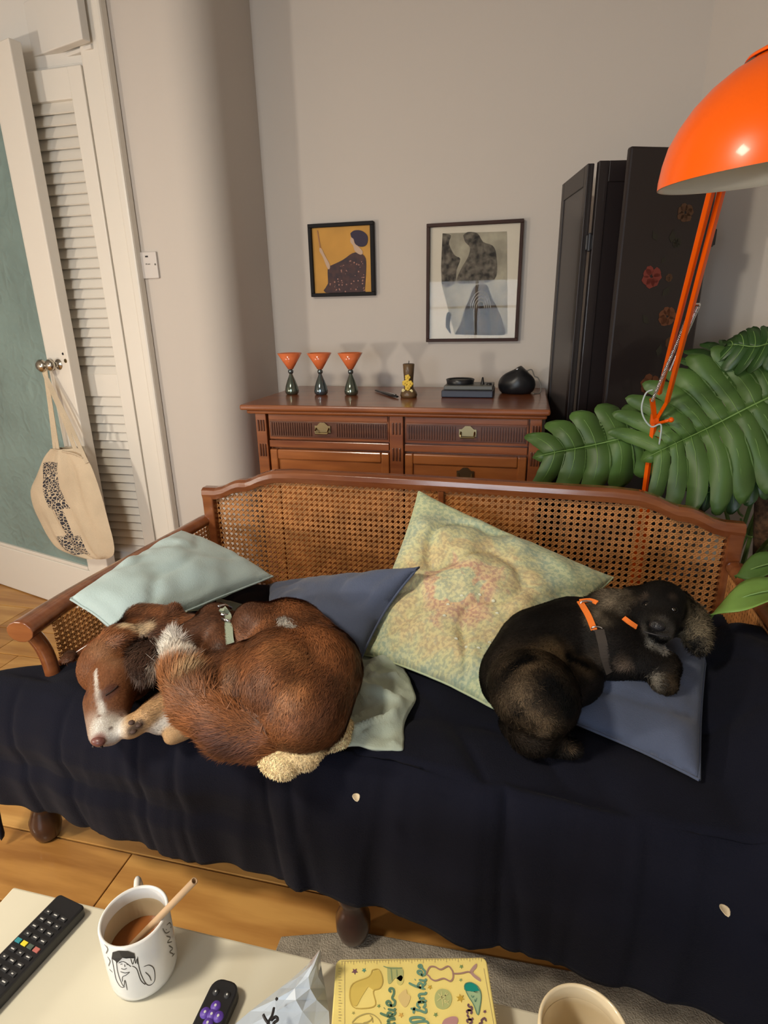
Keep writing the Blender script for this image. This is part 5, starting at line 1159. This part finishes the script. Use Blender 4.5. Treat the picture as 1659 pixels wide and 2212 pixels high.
obj('centre_key', lathe([(0, .0022), (.006, .0022), (.0065, 0)], pc_, 20), btn, r1, smooth=True)
for k in range(6): a_ = k*math.pi/3; key(W1, u1, s1, .150+.024*math.cos(a_), .021*math.sin(a_)*.9, .004, .006, btn, r1, wm, .0014, .003)
ra, rb = pz(492, 2112, .475), pz(410, 2290, .475)
r2, W2, u2, s2 = remote('remote_control', 'small rounded black remote with a purple cross pad, near the bottom edge', ra, ra+(rb-ra).normalized()*.145, .036, .016, .013)
pur = mat('purple_pad', (.10, .045, .33), .45)
pc_ = W2(.039, 0)
g = MB()
for (dl, dw) in ((0, 0), (-.009, 0), (.009, 0), (0, -.0085), (0, .0085)):
    p = W2(.039+dl, dw); g.add(lathe([(0, .0024), (.0050, .0022), (.0062, 0)], p, 20))
obj('cross_pad', g.g, pur, r2, smooth=True)
for (dl, dw) in ((0, 0), (-.009, 0), (.009, 0), (0, -.0085), (0, .0085)): obj('pad_marking', lathe([(0, .0029), (.0014, .0028), (.0016, .0022)], W2(.039+dl, dw), 10), wm, r2)
for dw in (-.0075, .0075): obj('key', MB().add(lathe([(0, .0016), (.0036, .0014), (.0040, 0)], W2(.016, dw), 16), 0).add(lathe([(0, .0021), (.0011, .002), (.0012, .0016)], W2(.016, dw), 8), 1).g, [btn, wm], r2, smooth=True)
for dl in (.058, .072): 
    for dw in (-.009, 0, .009): obj('key', lathe([(0, .0016), (.0036, .0014), (.0040, 0)], W2(dl, dw), 16), btn, r2, smooth=True)
# yellow printed tin
k0, k1, k2, k3 = [pz(x, y, .492) for x, y in ((726, 2072), (1050, 2067), (1082, 2212), (716, 2212))]
uB = (k1-k0).normalized(); vB = V(uB.y, -uB.x, 0); WB = (k1-k0).length; LB = .245; TH = .492-ZT_
t = thing('storage_tin', 'pale yellow tin printed with stars, a dress form and handwriting, on the table', 'tin', (k0.x, k0.y, ZT_))
M['tin'] = mat('yellow_tin', (.80, .66, .22), .4, var=.04, vscale=12); M['tin_edge'] = mat('tin_edge', (.74, .54, .28), .35)
def WBp(a, b, z=0): return V(k0.x, k0.y, .492+z)+uB*a+vB*b     # a across, b towards the viewer
def rrect(a0, b0, a1, b1, r, z, dz):
    P = []
    for (ca, cb, t0_) in ((a1-r, b0+r, -90), (a1-r, b1-r, 0), (a0+r, b1-r, 90), (a0+r, b0+r, 180)):
        for k in range(5): a_ = R(t0_+k*22.5); P.append(WBp(ca+r*math.cos(a_), cb+r*math.sin(a_), z))
    return prism(P, (0, 0, dz))
obj('body', rrect(0.001, .001, WB-.001, LB-.001, .006, -TH+.0008, TH-.012), M['tin_edge'], t, bev=.001)
obj('lid', rrect(0, 0, WB, LB, .007, -.011, .011), M['tin'], t, bev=.0015)
def cb(X, Y):                              # photo crop coordinates (scale 4.1475 from 700,2040) to the lid plane
    p = pz(700+X/4.1475, 2040+Y/4.1475, .4928); return p
Z_ = V(0, 0, 1)
def bstrokes(L, name, col, wd=.0012, sm=4, kind=True):
    g = MB()
    for s in L:
        P = [cb(*p) for p in s]; P = spline(P, sm) if sm > 1 else P; g.add(ribbon(P, wd, 0, Z_, .0001))
    o = obj(name, g.g, flat('print_'+name, col), t)
    if kind: o['kind'] = 'stuff'
def bfill(pts, name, col, sm=3):
    P = [cb(*p) for p in pts]; P = spline(P+[P[0]], sm)[:-1] if sm else P; obj(name, prism([p-V(0, 0, .0006) for p in P], (0, 0, .0004)), flat('print_'+name, col), t)
def star(X, Y, r, col, n=5):
    P = [cb(X+(r if k % 2 == 0 else r*.45)*math.cos(math.pi*k/n+.3), Y+(r if k % 2 == 0 else r*.45)*math.sin(math.pi*k/n+.3)) for k in range(2*n)]
    obj('printed_star', prism([p-V(0, 0, .0005) for p in P], (0, 0, .0004)), flat('print_star', col), t)
GN, PU, YE, TE = (.18, .27, .10), (.16, .07, .10), (.50, .33, .04), (.0, .24, .19)
for a_ in ((275, 240, 30, PU), (358, 230, 22, (.10, .27, .20)), (490, 550, 18, GN), (262, 613, 15, (.36, .33, .10)), (690, 632, 26, (.62, .38, .08)), (948, 382, 22, YE), (1222, 480, 40, YE, 6), (1230, 197, 20, GN), (1224, 317, 16, (.27, .32, .14)), (1000, 628, 22, GN), (1440, 600, 18, PU)): star(*a_)
# ruler ticks round the edge
bstrokes([[(118+0*k, 0), (118, 1)] for k in range(0)]+[[(160+k*26, 152+(-.028*26*k)), (160+k*26, (186 if k % 4 == 0 else 172)-.028*26*k)] for k in range(49)]+[[(128, 215+k*26), (150 if k % 4 else 160, 215+k*26)] for k in range(19)]+[[(1462+k*4.6, 190+k*27), (1484+k*4.6-(8 if k % 4 else -4), 188+k*27)] for k in range(19)]+[[(183, 160), (183, 720)], [(150, 150), (1450, 118)], [(1430, 215), (1520, 720)]], 'ruler_marks', (.38, .30, .16), .0008, 1)
bfill([(430, 250), (470, 228), (505, 250), (520, 320), (505, 390), (450, 410), (400, 380), (380, 400), (330, 480), (290, 550), (250, 530), (232, 440), (260, 360), (340, 310), (400, 290)], 'printed_scarf', (.62, .46, .10))
bstrokes([[(430, 230), (490, 225), (525, 320), (500, 390), (440, 420), (460, 540), (370, 572), (260, 560), (228, 450), (260, 350), (400, 290), (430, 230)]], 'scarf_outline', (.50, .36, .08), .0011)
bfill([(565, 200), (690, 210), (712, 260), (690, 330), (640, 300), (600, 345), (572, 340)], 'printed_machine', (.40, .42, .17))
bfill([(650, 300), (690, 275), (715, 320), (690, 362), (655, 350)], 'printed_spool', (.58, .52, .17))
bstrokes([[(530, 195), (600, 215), (700, 210)], [(600, 215), (610, 330)], [(650, 225), (655, 290)]], 'machine_outline', (.20, .28, .14), .0011)
bfill([(700, 420), (735, 400), (745, 440), (775, 470), (750, 540), (715, 560), (670, 500), (665, 460)], 'printed_shell', (.66, .50, .20))
bfill([(1060, 395), (1110, 410), (1142, 460), (1140, 520), (1110, 565), (1060, 580), (1010, 560), (990, 500), (998, 440), (1025, 405)], 'printed_button', (.42, .45, .18))
bstrokes([[(1020, 440), (1060, 470), (1110, 440)], [(1010, 510), (1060, 480), (1120, 540)], [(1050, 420), (1065, 560)], [(1090, 430), (1080, 520), (1120, 500)]], 'button_lines', (.62, .58, .25), .001)
bstrokes([[(915, 265), (945, 205), (990, 200), (1045, 225), (1110, 195), (1145, 230), (1155, 260), (1155, 300), (1130, 330), (1070, 305), (1000, 325), (960, 310), (940, 285), (915, 265)], [(1155, 262), (1220, 260), (1290, 245), (1310, 258)]], 'dress_form', (.34, .20, .16), .0018)
bfill([(1300, 245), (1330, 200), (1368, 170), (1365, 210), (1335, 250), (1395, 300), (1400, 330), (1350, 300), (1315, 265)], 'form_stand', (.40, .25, .22))
bfill([(1270, 350), (1310, 342), (1360, 362), (1390, 410), (1400, 450), (1330, 420), (1265, 410), (1255, 380)], 'printed_drop', TE)
bfill([(1272, 415), (1330, 422), (1402, 420), (1405, 500), (1390, 560), (1378, 630), (1360, 590), (1330, 520), (1290, 460)], 'printed_cone', (.33, .46, .26))
bstrokes([[(1255, 380), (1290, 460), (1340, 540), (1378, 632), (1400, 540), (1406, 450), (1380, 380), (1320, 342), (1270, 350), (1255, 380)], [(1320, 455), (1330, 475), (1345, 460)], [(1350, 490), (1355, 515), (1370, 480)]], 'cone_outline', (.10, .22, .15), .001)
bfill([(1060, 700), (1080, 670), (1140, 645), (1190, 650), (1200, 690), (1160, 740), (1060, 740)], 'printed_stone', (.45, .24, .24))
bstrokes([[(250, 700), (300, 650), (380, 620), (440, 630), (490, 670), (510, 710)], [(350, 705), (400, 690), (430, 660), (410, 635)], [(430, 660), (435, 700)], [(250, 708), (400, 712)]], 'printed_badge', (.42, .34, .12), .0012)
# handwriting, read from the lower left upwards:  "...nkie", "Stankie", "...ara"
bstrokes([  # Stankie
 [(905, 672), (860, 655), (800, 655), (770, 670), (790, 700), (860, 690), (915, 690), (938, 712)],                 # S
 [(775, 575), (850, 590), (905, 610), (915, 590), (905, 575)], [(800, 620), (810, 560)],                           # t
 [(860, 570), (835, 545), (850, 515), (895, 520), (905, 545), (885, 570)], [(840, 520), (900, 512), (912, 495)],   # a
 [(850, 490), (900, 482)], [(862, 482), (848, 460), (862, 445), (905, 442), (915, 425)],                           # n
 [(758, 345), (820, 375), (905, 400)], [(870, 392), (840, 372), (855, 345), (880, 360), (880, 385)], [(885, 370), (905, 350), (900, 335)],   # k
 [(848, 318), (905, 325), (912, 305)],                                                                             # i
 [(880, 290), (870, 240), (840, 240), (845, 262), (895, 275), (905, 245), (880, 215), (870, 185), (848, 190), (850, 205), (866, 208)],       # e and flourish
], 'printed_writing', (.13, .27, .19), .0026)
bstrokes([[(812, 318), (818, 314)]], 'printed_dot', (.13, .27, .19), .0022)
bstrokes([
 [(560, 712), (610, 720), (638, 700)], [(590, 700), (570, 690), (590, 672), (638, 668)],                            # n
 [(500, 615), (560, 640), (635, 660)], [(600, 650), (570, 640), (575, 612), (605, 622), (605, 648)], [(605, 640), (635, 618), (635, 600)],   # k
 [(570, 580), (625, 590), (638, 570)], [(538, 575), (543, 571)],                                                   # i
 [(605, 560), (585, 510), (558, 520), (575, 545), (625, 545), (635, 510), (610, 480), (625, 440), (620, 400), (592, 395), (585, 415), (602, 425)],
], 'printed_script', (.10, .20, .12), .0026)
bstrokes([[(1290, 705), (1280, 680), (1310, 675), (1325, 695), (1300, 712)], [(1290, 668), (1325, 672), (1330, 655)], [(1300, 655), (1285, 640), (1290, 628)], [(1290, 620), (1278, 600), (1300, 590), (1325, 605), (1310, 622)], [(1285, 590), (1320, 585), (1322, 560), (1300, 560), (1290, 545), (1300, 535)], [(1385, 712), (1415, 700), (1410, 680), (1440, 660), (1450, 690)]], 'printed_word', (.14, .07, .09), .0020)
# crinkled plastic bag
pb = mat('translucent_plastic', (.62, .70, .80), .22, trans=.35, var=.06, vscale=14, coat=.3)
P_ = {}
rows = [(2053, 689, 692, .535), (2085, 664, 693, .525), (2110, 636, 697, .512), (2135, 605, 702, .50), (2160, 572, 706, .492), (2185, 540, 710, .485), (2215, 505, 712, .478), (2260, 455, 705, .465)]
vs = []; fs = []; NBg = 6
for i, (yy, xa, xb, zz) in enumerate(rows):
    for j in range(NBg+1):
        s = j/NBg; tri = abs(((s*3+i*.37) % 1)-.5)*2; z = ZT_+.003+(zz-ZT_)*math.sin(math.pi*(.12+.76*s))+.007*(tri-.5)*min(1, i/2)
        z = max(z, ZT_+.003) ; vs.append(pz(xa+(xb-xa)*s, yy, z))
for i in range(len(rows)-1):
    for j in range(NBg):
        k = i*(NBg+1)+j
        fs += [(k, k+1, k+NBg+2), (k, k+NBg+2, k+NBg+1)] if (i+j) % 2 else [(k, k+1, k+NBg+1), (k+1, k+NBg+2, k+NBg+1)]
t = thing('plastic_bag', 'crinkled translucent blue-white plastic bag with black lettering beside the tin', 'bag', pz(640, 2200, ZT_))
obj('film', (vs, fs), pb, t, smooth=False, solid=.0006)
g = MB()
def cbg(X, Y, z=.508): return pz(400+X/2.37, 1850+Y/2.37, z)
for s in ([(400, 810), (412, 835), (430, 858)], [(455, 775), (445, 815), (425, 850), (420, 880)], [(440, 840), (462, 822), (475, 835), (455, 850)], [(465, 735), (472, 725)], [(452, 850), (462, 880)]):
    g.add(tube(spline([cbg(*p) for p in s], 4), .0016, 5))
o = obj('lettering', g.g, M['ink'], t); o['kind'] = 'stuff'

for o in bpy.data.objects:
    if o.name.split('.')[0] in ('printed_pattern', 'printed_lines'): o['kind'] = 'stuff'
